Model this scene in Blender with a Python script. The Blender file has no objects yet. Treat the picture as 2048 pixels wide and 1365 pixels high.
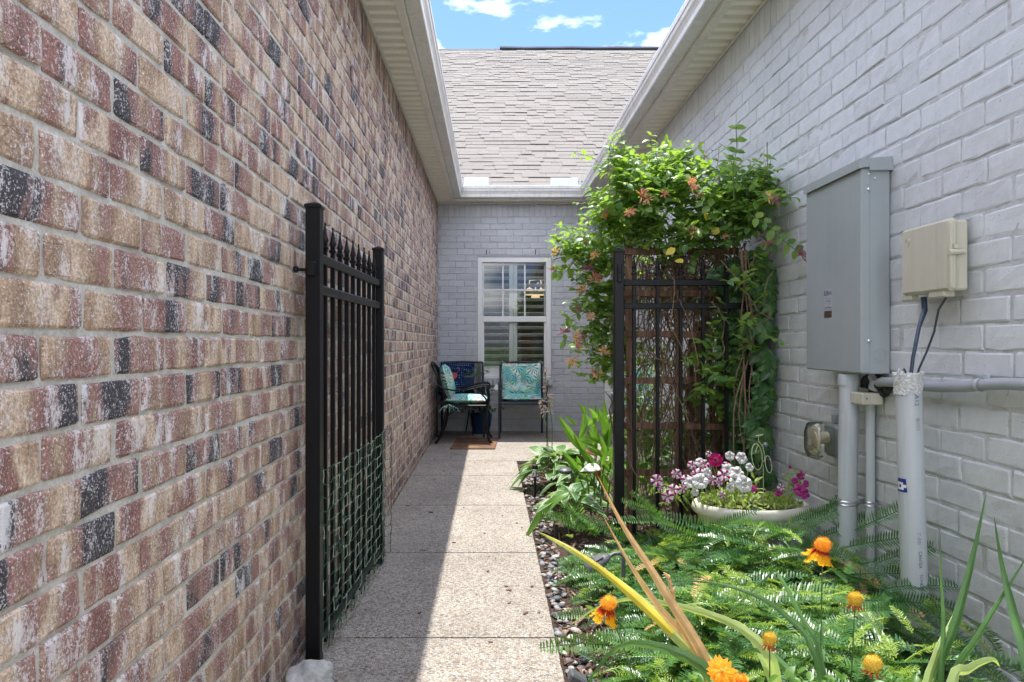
import bpy, math, random
import numpy as np
from mathutils import Vector, Matrix, Quaternion, noise

random.seed(7)
rng = np.random.default_rng(11)
scene = bpy.context.scene
COL = scene.collection
# ------------------------------------------------------------------ camera
F, CX, CY, HC = 1400.0, 982.0, 688.0, 1.076      # focal length and vanishing point in photo pixels, eye height
cam_d = bpy.data.cameras.new('camera')
cam = bpy.data.objects.new('camera', cam_d); COL.objects.link(cam)
cam.location = (0, 0, HC); cam.rotation_euler = (math.radians(90), 0, 0)
cam_d.sensor_width = 36.0; cam_d.lens = 36.0 * F / 2048.0
cam_d.shift_x = (1024 - CX) / 2048.0; cam_d.shift_y = (CY - 682.5) / 2048.0
cam_d.clip_start = 0.05; cam_d.clip_end = 2000
scene.camera = cam
# ------------------------------------------------------------------ world, sun, exposure
SUN_DIR = Vector((0.035, -0.244, -1.0)).normalized()
w = bpy.data.worlds.new('World'); scene.world = w; w.use_nodes = True
nt = w.node_tree; nt.nodes.clear()
out = nt.nodes.new('ShaderNodeOutputWorld'); bg = nt.nodes.new('ShaderNodeBackground')
sky = nt.nodes.new('ShaderNodeTexSky'); sky.sky_type = 'NISHITA'; sky.sun_disc = False
sky.sun_elevation = math.radians(76); sky.sun_rotation = math.radians(-8)
sky.air_density = 1.25; sky.dust_density = 0.6; sky.ozone_density = 1.6
tc = nt.nodes.new('ShaderNodeTexCoord'); mp = nt.nodes.new('ShaderNodeMapping'); mp.inputs['Scale'].default_value = (1, 1, 2.6)
mp.inputs['Location'].default_value = (1.72, 0.1, 0.21)
nz = nt.nodes.new('ShaderNodeTexNoise'); nz.inputs['Scale'].default_value = 4.2; nz.inputs['Detail'].default_value = 9; nz.inputs['Roughness'].default_value = 0.52
cr = nt.nodes.new('ShaderNodeValToRGB'); cr.color_ramp.elements[0].position = 0.452; cr.color_ramp.elements[1].position = 0.66
mx = nt.nodes.new('ShaderNodeMix'); mx.data_type = 'RGBA'
mx.inputs[7].default_value = (14.6, 14.4, 14.0, 1)
tn = nt.nodes.new('ShaderNodeMix'); tn.data_type = 'RGBA'; tn.blend_type = 'MULTIPLY'; tn.inputs[0].default_value = 1.0; tn.inputs[7].default_value = (.34, .41, .68, 1)
nt.links.new(tc.outputs['Generated'], mp.inputs[0]); nt.links.new(mp.outputs[0], nz.inputs[0]); nt.links.new(nz.outputs[0], cr.inputs[0])
nt.links.new(cr.outputs[0], mx.inputs[0]); nt.links.new(sky.outputs[0], tn.inputs[6]); nt.links.new(tn.outputs[2], mx.inputs[6]); nt.links.new(mx.outputs[2], bg.inputs[0])
nt.links.new(bg.outputs[0], out.inputs[0]); bg.inputs[1].default_value = 0.15
sl = bpy.data.lights.new('sun', 'SUN'); sl.energy = 2.35; sl.angle = math.radians(0.53); sl.color = (1.0, 0.955, 0.89)
so = bpy.data.objects.new('sun', sl); COL.objects.link(so); so.rotation_euler = SUN_DIR.to_track_quat('-Z', 'Y').to_euler(); so.location = (-1, 4, 12)
scene.view_settings.view_transform = 'Standard'; scene.view_settings.look = 'None'
scene.view_settings.exposure = 1.66; scene.view_settings.gamma = 1.0; scene.view_settings.use_curve_mapping = False
scene.render.engine = 'CYCLES'
scene.cycles.max_bounces = 12; scene.cycles.diffuse_bounces = 7; scene.cycles.glossy_bounces = 4; scene.cycles.transmission_bounces = 8
scene.cycles.transparent_max_bounces = 12; scene.cycles.use_denoising = True
scene.cycles.sample_clamp_indirect = 8.0

# ------------------------------------------------------------------ helpers
def P(px, py, Y):
    """a pixel of the photograph at depth Y, as a point of the place"""
    return Vector(((px - CX) / F * Y, Y, HC - (py - CY) / F * Y))

W = {}
def tag(o, label=None, cat=None, group=None, kind=None):
    if label: o['label'] = label
    if cat: o['category'] = cat
    if group: o['group'] = group
    if kind: o['kind'] = kind
    return o

def attach(o, parent=None, world=None):
    world = world if world is not None else Matrix.Identity(4)
    COL.objects.link(o)
    if parent is not None:
        o.parent = parent; o.matrix_parent_inverse = W[parent.name].inverted()
    o.matrix_basis = world; W[o.name] = world.copy()
    return o

def thing(name, label, cat, loc=(0, 0, 0), group=None):
    o = bpy.data.objects.new(name, None); o.empty_display_size = 0.1
    attach(o, None, Matrix.Translation(Vector(loc)))
    return tag(o, label, cat, group)

class MB:
    def __init__(s): s.v = []; s.f = []; s.a = []; s.n = 0; s.mi = []
    def add(s, vs, fs, a=0.0, mi=0):
        b = s.n; s.v.append(np.asarray(vs, dtype=float).reshape(-1, 3)); s.n += len(s.v[-1])
        for k, f in enumerate(fs):
            s.f.append(tuple(i + b for i in f)); s.a.append(a if np.isscalar(a) else a[k]); s.mi.append(mi)
        return s
    def box(s, c, d, rot=None, a=0.0, bev=0.0, mi=0):
        c = Vector(c); x, y, z = d[0] / 2, d[1] / 2, d[2] / 2
        if bev <= 0:
            vs = [(i * x, j * y, k * z) for k in (-1, 1) for j in (-1, 1) for i in (-1, 1)]
            fs = [(0, 2, 3, 1), (4, 5, 7, 6), (0, 1, 5, 4), (2, 6, 7, 3), (0, 4, 6, 2), (1, 3, 7, 5)]
        else:
            b = min(bev, x * .9, y * .9, z * .9); vs = []
            for k in (-1, 1):
                for j in (-1, 1):
                    for i in (-1, 1):
                        vs += [(i * (x - b), j * (y - b), k * z), (i * (x - b), j * y, k * (z - b)), (i * x, j * (y - b), k * (z - b))]
            def q(i, j, k, t): return ((k > 0) * 4 + (j > 0) * 2 + (i > 0)) * 3 + t
            fs = []
            for k in (-1, 1): fs.append([q(-1, -1, k, 0), q(1, -1, k, 0), q(1, 1, k, 0), q(-1, 1, k, 0)][::k])
            for j in (-1, 1): fs.append([q(-1, j, -1, 1), q(1, j, -1, 1), q(1, j, 1, 1), q(-1, j, 1, 1)][::-j])
            for i in (-1, 1): fs.append([q(i, -1, -1, 2), q(i, 1, -1, 2), q(i, 1, 1, 2), q(i, -1, 1, 2)][::i])
            for k in (-1, 1):
                for j in (-1, 1): fs.append([q(-1, j, k, 0), q(1, j, k, 0), q(1, j, k, 1), q(-1, j, k, 1)])
                for i in (-1, 1): fs.append([q(i, -1, k, 0), q(i, 1, k, 0), q(i, 1, k, 2), q(i, -1, k, 2)])
            for j in (-1, 1):
                for i in (-1, 1): fs.append([q(i, j, -1, 1), q(i, j, 1, 1), q(i, j, 1, 2), q(i, j, -1, 2)])
            for k in (-1, 1):
                for j in (-1, 1):
                    for i in (-1, 1): fs.append([q(i, j, k, 0), q(i, j, k, 1), q(i, j, k, 2)])
        R = rot.to_matrix() if isinstance(rot, Quaternion) else rot
        vs = [(R @ Vector(p) if R is not None else Vector(p)) + c for p in vs]
        return s.add(vs, fs, a, mi)
    def tube(s, pts, r, seg=8, a=0.0, cap=True, flat=1.0, mi=0):
        pts = [Vector(p) for p in pts]; n = len(pts)
        rs = [r] * n if np.isscalar(r) else r
        t0 = (pts[1] - pts[0]).normalized()
        up = Vector((0, 0, 1)) if abs(t0.z) < 0.9 else Vector((0, 1, 0))
        u = t0.cross(up).normalized(); vs = []
        for i, p in enumerate(pts):
            t = (pts[min(i + 1, n - 1)] - pts[max(i - 1, 0)])
            if t.length < 1e-9: t = t0.copy()
            t.normalize(); u = (u - t * u.dot(t)).normalized(); vv = t.cross(u)
            for k in range(seg):
                an = 2 * math.pi * k / seg; vs.append(p + (u * math.cos(an) + vv * math.sin(an) * flat) * rs[i])
        fs = [(i * seg + k, i * seg + (k + 1) % seg, (i + 1) * seg + (k + 1) % seg, (i + 1) * seg + k) for i in range(n - 1) for k in range(seg)]
        if cap: fs += [tuple(range(seg))[::-1], tuple(range((n - 1) * seg, n * seg))]
        return s.add(vs, fs, a, mi)
    def lathe(s, prof, c=(0, 0, 0), seg=24, sx=1.0, sy=1.0, a=0.0, M=None, mi=0):
        vs = []; c = Vector(c)
        for (r, z) in prof:
            for k in range(seg):
                an = 2 * math.pi * k / seg; p = Vector((r * math.cos(an) * sx, r * math.sin(an) * sy, z))
                vs.append((M @ p if M is not None else p) + c)
        n = len(prof)
        fs = [(i * seg + k, i * seg + (k + 1) % seg, (i + 1) * seg + (k + 1) % seg, (i + 1) * seg + k) for i in range(n - 1) for k in range(seg)]
        return s.add(vs, fs, a, mi)
    def poly(s, pts, fs, a=0.0, mi=0): return s.add(pts, fs, a, mi)
    def prism(s, outline, z0, z1, M=None, a=0.0):
        n = len(outline); vs = [Vector((x, y, z)) for z in (z0, z1) for (x, y) in outline]
        if M is not None: vs = [M @ p for p in vs]
        fs = [tuple(range(n))[::-1], tuple(range(n, 2 * n))] + [(i, (i + 1) % n, n + (i + 1) % n, n + i) for i in range(n)]
        return s.add(vs, fs, a)
    def arrays(s): return (np.vstack(s.v), s.f, s.a)
    def mesh(s, name, mat, smooth=False):
        me = bpy.data.meshes.new(name); me.from_pydata(np.vstack(s.v).tolist() if s.v else [], [], s.f)
        for m_ in (mat if isinstance(mat, (list, tuple)) else [mat]): me.materials.append(m_)
        if any(s.mi): me.polygons.foreach_set('material_index', s.mi)
        if any(s.a):
            at = me.attributes.new('rnd', 'FLOAT', 'FACE'); at.data.foreach_set('value', s.a)
        if smooth: me.polygons.foreach_set('use_smooth', [True] * len(me.polygons))
        me.update(); return me
    def build(s, name, mat, parent=None, world=None, smooth=False, label=None, local=False, bevel=0):
        o = bpy.data.objects.new(name, s.mesh(name, mat, smooth)); attach(o, parent, world)
        if label: o['label'] = label
        if smooth: shade_auto(o.data)
        return o

def shade_auto(me, ang=40):
    """smooth shading with sharp edges where faces meet at more than ang degrees"""
    try: me.set_sharp_from_angle(angle=math.radians(ang))
    except Exception: pass

def frame(loc, d, up=(0, 0, 1), roll=0.0, s=1.0):
    """matrix whose +Y runs along d and +Z faces up, rolled about d"""
    y = Vector(d).normalized(); u = Vector(up); x = y.cross(u)
    if x.length < 1e-4: x = y.cross(Vector((1, 0, 0)))
    x.normalize(); z = x.cross(y)
    m = Matrix((x, y, z)).transposed().to_4x4()
    m = Matrix.Translation(Vector(loc)) @ m @ Matrix.Rotation(roll, 4, 'Y')
    return m @ Matrix.Scale(s, 4) if np.isscalar(s) else m @ Matrix.Diagonal((*s, 1))

def seen(p, m=60):
    if p[1] < 0.25: return False
    x = CX + p[0] / p[1] * F; y = CY - (p[2] - HC) / p[1] * F
    return -m < x < 2048 + m and -m < y < 1365 + m

def scatter(name, variants, places, mat, parent, nmax=300, smooth=False, rest=None, rest_smooth=None, kindless=False):
    """places: (matrix, variant index). The nmax that show largest become objects of their own, the others one mesh."""
    order = sorted(range(len(places)), key=lambda i: (not seen(places[i][0].translation), places[i][0].translation.y if places[i][0].translation.y > 0.3 else 99))
    meshes = []
    for mb in variants: meshes.append(mb.mesh(name, mat, smooth)); 
    if smooth:
        for me in meshes: shade_auto(me)
    objs = []
    for i in order[:nmax]:
        M, k = places[i]
        o = bpy.data.objects.new(name, meshes[k]); attach(o, parent, M); objs.append(o)
    if len(order) > nmax:
        arr = [mb.arrays() for mb in variants]; big = MB()
        for i in order[nmax:]:
            M, k = places[i]; v, f, a = arr[k]; A = np.array(M)
            big.add(v @ A[:3, :3].T + A[:3, 3], f, 0.001 + 0.998 * random.random())
        o = big.build(rest or name + '_mass', mat, parent, smooth=smooth); o['kind'] = 'stuff'
        objs.append(o)
    return objs

# ------------------------------------------------------------------ materials
class NT:
    def __init__(s, name):
        s.m = bpy.data.materials.new(name); s.m.use_nodes = True; s.t = s.m.node_tree
        s.b = s.t.nodes['Principled BSDF']; s.o = s.t.nodes['Material Output']
    def n(s, typ, ins=None, **kw):
        nd = s.t.nodes.new('ShaderNode' + typ)
        for k, v in kw.items(): setattr(nd, k, v)
        for k, v in (ins or {}).items(): s.set(nd.inputs[k], v)
        return nd
    def set(s, sock, v):
        if hasattr(v, 'is_output') or isinstance(v, bpy.types.NodeSocket): s.t.links.new(v, sock)
        elif isinstance(v, bpy.types.Node): s.t.links.new(v.outputs[0], sock)
        else: sock.default_value = v
    def pos(s): return s.n('NewGeometry').outputs['Position']
    def obj(s): return s.n('TexCoord').outputs['Object']
    def math(s, op, a, b=0.0, clamp=False):
        nd = s.n('Math', operation=op, use_clamp=clamp); s.set(nd.inputs[0], a); s.set(nd.inputs[1], b); return nd.outputs[0]
    def mapping(s, v, sc=(1, 1, 1), loc=(0, 0, 0)):
        nd = s.n('Mapping'); s.set(nd.inputs['Vector'], v); nd.inputs['Scale'].default_value = sc; nd.inputs['Location'].default_value = loc; return nd.outputs[0]
    def vadd(s, a, b):
        nd = s.n('VectorMath', operation='ADD'); s.set(nd.inputs[0], a); s.set(nd.inputs[1], b); return nd.outputs[0]
    def noise(s, v, sc, det=3, rough=.55, dist=0.0):
        nd = s.n('TexNoise'); s.set(nd.inputs['Vector'], v); s.set(nd.inputs['Scale'], sc); nd.inputs['Detail'].default_value = det
        nd.inputs['Roughness'].default_value = rough; nd.inputs['Distortion'].default_value = dist; return nd.outputs[0]
    def voro(s, v, sc, feature='F1', rnd=1.0, dim='3D'):
        nd = s.n('TexVoronoi', feature=feature, voronoi_dimensions=dim); s.set(nd.inputs['Vector'], v); s.set(nd.inputs['Scale'], sc); nd.inputs['Randomness'].default_value = rnd; return nd
    def ramp(s, fac, stops, interp='LINEAR'):
        nd = s.n('ValToRGB'); s.set(nd.inputs[0], fac); cr = nd.color_ramp; cr.interpolation = interp
        while len(cr.elements) > 1: cr.elements.remove(cr.elements[-1])
        for i, (p, c) in enumerate(stops):
            c = (c, c, c, 1) if np.isscalar(c) else (*c, 1)
            if i == 0: cr.elements[0].position = p; cr.elements[0].color = c
            else: cr.elements.new(p).color = c
        return nd.outputs[0]
    def mix(s, fac, a, b, mode='MIX'):
        nd = s.n('Mix', data_type='RGBA', blend_type=mode); s.set(nd.inputs[0], fac)
        for k, v in ((6, a), (7, b)): s.set(nd.inputs[k], (*v, 1) if isinstance(v, tuple) and len(v) == 3 else v)
        return nd.outputs[2]
    def rnd(s, k=1.0):
        """one random number per piece: from the object, or from the face attribute where pieces are joined"""
        a = s.n('ObjectInfo').outputs['Random']; b = s.n('Attribute', attribute_name='rnd').outputs['Fac']
        return s.math('FRACT', s.math('MULTIPLY', s.math('ADD', a, b), k))
    def bump(s, h, strength=.4, dist=.01):
        nd = s.n('Bump'); s.set(nd.inputs['Height'], h); nd.inputs['Strength'].default_value = strength; nd.inputs['Distance'].default_value = dist
        s.set(s.b.inputs['Normal'], nd.outputs[0]); return nd.outputs[0]
    def base(s, c, rough=.8, metal=0.0, spec=None):
        s.set(s.b.inputs['Base Color'], (*c, 1) if isinstance(c, tuple) and len(c) == 3 else c)
        s.set(s.b.inputs['Roughness'], rough); s.b.inputs['Metallic'].default_value = metal
        if spec is not None: s.b.inputs['Specular IOR Level'].default_value = spec
        return s

def plain(name, c, rough=.6, metal=0.0, spec=None, nsc=60, nv=.12, bump=.05, bdist=.002, dirt=0.0, streak=0.0):
    s = NT(name); p = s.obj(); v = s.noise(p, nsc, 4); d = s.noise(p, 3.0, 5)
    k = s.ramp(v, [(.3, 1 - nv), (.7, 1 + nv)])
    col = s.mix(1.0, c, k, 'MULTIPLY')
    if dirt: col = s.mix(s.ramp(d, [(.45, 0.0), (.75, dirt)]), col, tuple(x * .45 for x in c))
    if streak:
        w1 = s.noise(s.mapping(s.pos(), (30, 30, 1.6)), 1.0, 4, .65); w2 = s.noise(s.pos(), 55, 4, .75)
        col = s.mix(s.math('MULTIPLY', s.ramp(w1, [(.48, 0.0), (.66, 1.0)]), streak), col, (.22, .21, .18)); col = s.mix(s.ramp(w2, [(.66, 0.0), (.72, streak)]), col, (.75, .76, .76))
    s.base(col, rough, metal, spec)
    if bump: s.bump(v, bump, bdist)
    return s.m

def leafy(name, c1, c2, back=None, rough=.38, trans=.35, nsc=40, var=.25, spec=.5, veins=None):
    s = NT(name); r = s.rnd(); p = s.obj(); v = s.noise(p, nsc, 2)
    col = s.mix(r, c1, c2)
    k = s.ramp(v, [(.25, 1 - var), (.75, 1 + var)]); col = s.mix(1.0, col, k, 'MULTIPLY')
    s.base(col, rough, 0, spec); s.bump(v, .25, .002)
    tr = s.n('BsdfTranslucent'); tcol = s.mix(.65, col, (c2[0] * 1.9, c2[1] * 1.9, c2[2] * .7)); s.set(tr.inputs[0], tcol)
    ms = s.n('MixShader', {0: trans}); s.t.links.new(s.b.outputs[0], ms.inputs[1]); s.t.links.new(tr.outputs[0], ms.inputs[2])
    s.t.links.new(ms.outputs[0], s.o.inputs[0]); return s.m

def brick_mat():
    s = NT('old_brick'); p = s.pos(); r = s.rnd(); r2 = s.rnd(7.31)
    off = s.n('CombineXYZ', {0: s.math('MULTIPLY', r, 31.0), 1: s.math('MULTIPLY', r2, 57.0), 2: s.math('MULTIPLY', r, 13.0)}).outputs[0]
    q = s.vadd(s.mapping(p, (6, 8.5, 2.6)), off)
    zone = s.noise(q, 1.0, 2.5, .45, .25)
    fine = s.noise(s.vadd(s.mapping(p, (30, 80, 22)), off), 1.0, 4, .6)
    z = s.math('ADD', zone, s.math('MULTIPLY', s.math('SUBTRACT', fine, .5), .16))
    bias = s.math('MULTIPLY', s.math('SUBTRACT', r2, .5), .24)
    z = s.math('ADD', z, bias)
    col = s.ramp(z, [(.0, (.060, .058, .068)), (.335, (.075, .068, .076)), (.35, (.19, .115, .105)), (.42, (.31, .130, .095)), (.475, (.36, .19, .145)),
                     (.488, (.31, .185, .105)), (.55, (.46, .295, .165)), (.62, (.64, .47, .31)), (.67, (.40, .25, .16)), (.70, (.30, .12, .085)), (.80, (.24, .10, .08))])
    grain = s.noise(p, 190, 4, .65)
    col = s.mix(1.0, col, s.ramp(grain, [(.32, .58), (.68, 1.42)]), 'MULTIPLY')
    # vertical drag lines of the wire-cut face
    drag = s.noise(s.vadd(s.mapping(p, (40, 210, 9)), off), 1.0, 3, .6)
    col = s.mix(s.ramp(drag, [(.30, .40), (.40, 0.0)]), col, (.10, .055, .04))
    # lime bloom: speckles everywhere, thicker in patches
    patch = s.noise(s.vadd(s.mapping(p, (8, 22, 8)), off), 1.0, 2, .5)
    sp = s.noise(p, 210, 3, .8)
    sp2 = s.noise(s.mapping(p, (1, 1, .45)), 120, 4, .8)
    m1 = s.ramp(s.math('ADD', sp, s.math('MULTIPLY', patch, .22)), [(.675, 0.0), (.71, 1.0)])
    m2 = s.ramp(s.math('ADD', sp2, s.math('MULTIPLY', s.math('SUBTRACT', patch, .5), 1.1)), [(.60, 0.0), (.74, .9)])
    mk = s.math('MAXIMUM', m1, m2)
    col = s.mix(s.math('MULTIPLY', mk, .85), col, (.78, .75, .76))
    hs = s.n('HueSaturation', {'Saturation': .80, 'Value': 1.06, 'Color': col}); col = hs.outputs[0]
    crack = s.voro(s.vadd(s.mapping(p, (9, 14, 34)), off), 1.0, 'DISTANCE_TO_EDGE')
    cm = s.math('MULTIPLY', s.ramp(crack.outputs[0], [(.0, 1.0), (.022, 0.0)]), s.ramp(s.noise(p, 14, 2), [(.60, 0.0), (.66, .5)]))
    col = s.mix(cm, col, (.045, .025, .02))
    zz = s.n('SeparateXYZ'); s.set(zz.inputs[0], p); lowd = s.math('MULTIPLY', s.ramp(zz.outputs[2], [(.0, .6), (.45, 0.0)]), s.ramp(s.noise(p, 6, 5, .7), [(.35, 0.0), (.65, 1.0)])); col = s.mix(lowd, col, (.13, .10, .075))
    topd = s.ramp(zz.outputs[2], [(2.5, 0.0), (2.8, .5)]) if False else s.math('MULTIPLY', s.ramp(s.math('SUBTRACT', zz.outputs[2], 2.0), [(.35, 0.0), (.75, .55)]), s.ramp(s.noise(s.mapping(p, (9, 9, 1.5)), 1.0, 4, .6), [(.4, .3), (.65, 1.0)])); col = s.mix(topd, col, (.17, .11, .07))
    s.base(col, .92, 0, .2)
    h = s.math('ADD', s.math('MULTIPLY', grain, .5), s.math('MULTIPLY', drag, .8)); h = s.math('SUBTRACT', h, s.math('MULTIPLY', cm, .8))
    h = s.math('ADD', h, s.math('MULTIPLY', mk, .12))
    s.bump(h, .65, .004); return s.m

def painted_mat(name, c, mortar=False):
    s = NT(name); p = s.pos(); r = s.rnd()
    big = s.noise(p, 2.2, 5, .6); mid = s.noise(p, 28, 5, .65); fn = s.noise(p, 130, 4, .7)
    col = s.mix(1.0, c, s.ramp(s.math('ADD', s.math('MULTIPLY', big, .6), s.math('MULTIPLY', r, .4)), [(.2, .90), (.8, 1.08)]), 'MULTIPLY')
    col = s.mix(1.0, col, s.ramp(mid, [(.3, .94), (.7, 1.05)]), 'MULTIPLY')
    pit = s.voro(p, 75); sel = s.noise(p, 21, 3)
    pm = s.math('MULTIPLY', s.ramp(pit.outputs['Distance'], [(.08, 1.0), (.17, 0.0)]), s.ramp(sel, [(.52, 0.0), (.60, .8)]))
    scr = s.noise(s.mapping(p, (8, 60, 14)), 3.0, 3, .6); sm = s.ramp(scr, [(.69, 0.0), (.73, .35)])
    if mortar:
        col = s.mix(s.ramp(s.noise(p, 18, 5, .7), [(.45, 0.0), (.65, .55)]), col, (.30, .29, .235))
    else:
        col = s.mix(s.math('MAXIMUM', pm, sm), col, (.19, .19, .195))
        z = s.n('SeparateXYZ'); s.set(z.inputs[0], p)
        low = s.math('MULTIPLY', s.ramp(z.outputs[2], [(.1, .5), (1.1, 0.0)]), s.ramp(s.noise(p, 9, 5, .65), [(.35, 0.0), (.7, 1.0)]))
        col = s.mix(low, col, (.36, .35, .29)); dr = s.noise(s.mapping(p, (14, 14, .9)), 1.0, 5, .65); col = s.mix(s.ramp(dr, [(.60, 0.0), (.74, .28)]), col, (.33, .33, .29))
    s.base(col, .62, 0, .35)
    s.bump(s.math('SUBTRACT', s.math('ADD', s.math('MULTIPLY', mid, .9), s.math('MULTIPLY', fn, .5)), s.math('MULTIPLY', pm, 1.0)), .5, .004)
    return s.m

def mortar_mat():
    s = NT('mortar'); p = s.pos(); n1 = s.noise(p, 16, 5, .65); n2 = s.noise(p, 160, 4, .7)
    col = s.ramp(n1, [(.25, (.42, .40, .345)), (.5, (.60, .58, .52)), (.75, (.74, .73, .69))])
    col = s.mix(1.0, col, s.ramp(n2, [(.3, .8), (.7, 1.15)]), 'MULTIPLY')
    s.base(col, .95, 0, .2); s.bump(s.math('ADD', n1, s.math('MULTIPLY', n2, .5)), .7, .008); return s.m

def aggregate_mat():
    s = NT('exposed_aggregate'); p = s.pos()
    q = s.vadd(p, s.n('VectorMath', {0: s.n('TexNoise', {'Vector': p, 'Scale': 60.0}).outputs['Color'], 1: (.006, .006, .006)}, operation='MULTIPLY').outputs[0])
    v = s.voro(q, 128); e = s.voro(q, 128, 'DISTANCE_TO_EDGE')
    rr = s.n('SeparateColor'); s.set(rr.inputs[0], v.outputs['Color'])
    col = s.ramp(rr.outputs[0], [(.0, (.13, .10, .08)), (.12, (.36, .25, .16)), (.25, (.52, .44, .34)), (.42, (.62, .57, .49)), (.60, (.38, .36, .34)), (.72, (.68, .64, .57)),
                                 (.88, (.48, .38, .27)), (.96, (.75, .73, .70))], 'CONSTANT')
    v2 = s.voro(p, 260); r3 = s.n('SeparateColor'); s.set(r3.inputs[0], v2.outputs['Color'])
    col = s.mix(.3, col, s.ramp(r3.outputs[1], [(.0, (.25, .22, .19)), (.5, (.6, .55, .48)), (1., (.7, .68, .64))]))
    gap = s.ramp(e.outputs[0], [(.0, 1.0), (.10, 0.0)])
    col = s.mix(s.math('MULTIPLY', gap, .8), col, (.30, .275, .24))
    big = s.noise(p, 1.6, 6, .6); col = s.mix(1.0, col, s.ramp(big, [(.3, .74), (.7, .96)]), 'MULTIPLY')
    st = s.noise(p, 7, 5, .7); col = s.mix(s.ramp(st, [(.56, 0.0), (.72, .45)]), col, (.17, .14, .11)); dm = s.noise(p, 2.7, 6, .7, .6); col = s.mix(s.ramp(dm, [(.5, 0.0), (.66, .30)]), col, (.24, .21, .18))
    s.base(col, .8, 0, .35)
    s.bump(s.math('ADD', s.ramp(e.outputs[0], [(0, 0.0), (.3, 1.0)]), s.math('MULTIPLY', rr.outputs[1], .5)), .8, .004); return s.m

def shingle_mat():
    s = NT('asphalt_shingle'); r = s.rnd(); p = s.pos()
    col = s.ramp(r, [(.0, (.205, .190, .172)), (.3, (.211, .196, .178)), (.6, (.216, .201, .183)), (.82, (.221, .206, .187)), (.93, (.224, .206, .181)), (1.0, (.206, .191, .174))])
    g = s.noise(p, 150, 4, .8); col = s.mix(1.0, col, s.ramp(g, [(.3, .78), (.7, 1.15)]), 'MULTIPLY')
    big = s.noise(p, .9, 4); col = s.mix(1.0, col, s.ramp(big, [(.3, .93), (.7, 1.05)]), 'MULTIPLY')
    s.base(col, .95, 0, .1); s.bump(g, .5, .003); return s.m

def palm_mat():
    """printed cloth: palm fans and pink blooms on turquoise, laid out in object space"""
    s = NT('palm_print_cloth'); p = s.obj()
    base = s.ramp(s.noise(p, 9, 2), [(.35, (.16, .48, .52)), (.55, (.36, .70, .68)), (.7, (.68, .84, .74))])
    def fans(sc, loc, spokes, rad):
        q = s.mapping(p, (sc, sc, sc), loc); v = s.voro(q, 1.0)
        d = s.n('VectorMath', {0: q, 1: v.outputs['Position']}, operation='SUBTRACT').outputs[0]
        x = s.n('SeparateXYZ'); s.set(x.inputs[0], d)
        a = s.math('ARCTAN2', x.outputs[2], s.math('ADD', x.outputs[0], s.math('MULTIPLY', x.outputs[1], .7)))
        st = s.math('SINE', s.math('ADD', s.math('MULTIPLY', a, spokes), s.math('MULTIPLY', v.outputs['Distance'], 6.0)))
        lim = s.ramp(v.outputs['Distance'], [(rad * .75, 0.0), (rad, 1.0)])
        m = s.math('MULTIPLY', s.ramp(st, [(.35, 0.0), (.5, 1.0)]), s.math('SUBTRACT', 1.0, lim)); return m, v
    m1, v1 = fans(7.0, (.3, .1, .7), 11, .62); m2, v2 = fans(9.0, (3.3, 1.1, 2.2), 9, .5); m3, v3 = fans(5.0, (6.1, .6, 1.9), 7, .34)
    wl = s.ramp(s.noise(p, 5.5, 3, .5, 1.0), [(.54, 0.0), (.60, .85)]); base = s.mix(wl, base, (.82, .84, .76)); col = s.mix(m1, base, (.03, .20, .12)); col = s.mix(m2, col, (.20, .48, .22))
    rr = s.n('SeparateColor'); s.set(rr.inputs[0], v3.outputs['Color'])
    pk = s.math('MULTIPLY', m3, s.ramp(rr.outputs[0], [(.30, 0.0), (.35, 1.0)]))
    col = s.mix(pk, col, (.70, .25, .30))
    s.base(col, .85, 0, .2); s.bump(s.noise(p, 30, 3), .3, .006); return s.m

def dots_mat():
    s = NT('navy_dotted_cloth'); p = s.obj(); v = s.voro(p, 38, rnd=0.0)
    col = s.mix(s.ramp(v.outputs['Distance'], [(.22, 1.0), (.3, 0.0)]), (.006, .016, .06), (.16, .28, .50))
    s.base(col, .9, 0, .2); return s.m

def mat_mat():
    s = NT('woven_doormat'); p = s.pos(); q = s.mapping(p, (4, 34, 1)); n1 = s.noise(q, 1.0, 4, .7); n2 = s.noise(p, 6, 4)
    col = s.ramp(n1, [(.32, (.04, .022, .018)), (.44, (.17, .045, .028)), (.52, (.20, .11, .055)), (.60, (.05, .06, .03)), (.70, (.15, .04, .025))])
    col = s.mix(s.ramp(n2, [(.5, 0.0), (.65, .6)]), col, (.26, .20, .13)); s.base(col, .95); s.bump(n1, .8, .006); return s.m

def soil_mat():
    s = NT('garden_soil'); p = s.pos(); n1 = s.noise(p, 40, 6, .7); col = s.ramp(n1, [(.3, (.025, .015, .01)), (.55, (.07, .045, .03)), (.75, (.14, .095, .07))])
    s.base(col, .95); s.bump(n1, 1.0, .02); return s.m

def chip_mat():
    s = NT('bark_chip'); r = s.rnd(); p = s.pos()
    col = s.ramp(r, [(0, (.07, .04, .028)), (.35, (.15, .09, .065)), (.7, (.24, .16, .125)), (1., (.34, .25, .20))])
    col = s.mix(1.0, col, s.ramp(s.noise(s.mapping(p, (1, 1, 1)), 130, 3, .7), [(.3, .6), (.7, 1.3)]), 'MULTIPLY'); s.base(col, .9, 0, .25); return s.m

def stone_mat():
    s = NT('river_stone'); r = s.rnd(); p = s.pos()
    col = s.ramp(r, [(0, (.045, .05, .06)), (.3, (.11, .12, .135)), (.6, (.22, .23, .245)), (.8, (.36, .355, .34)), (.9, (.30, .20, .15)), (1., (.52, .50, .47))])
    col = s.mix(1.0, col, s.ramp(s.noise(p, 60, 5, .7), [(.3, .8), (.7, 1.2)]), 'MULTIPLY'); s.base(col, .6, 0, .4); s.bump(s.noise(p, 200, 3), .2, .002); return s.m

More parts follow.
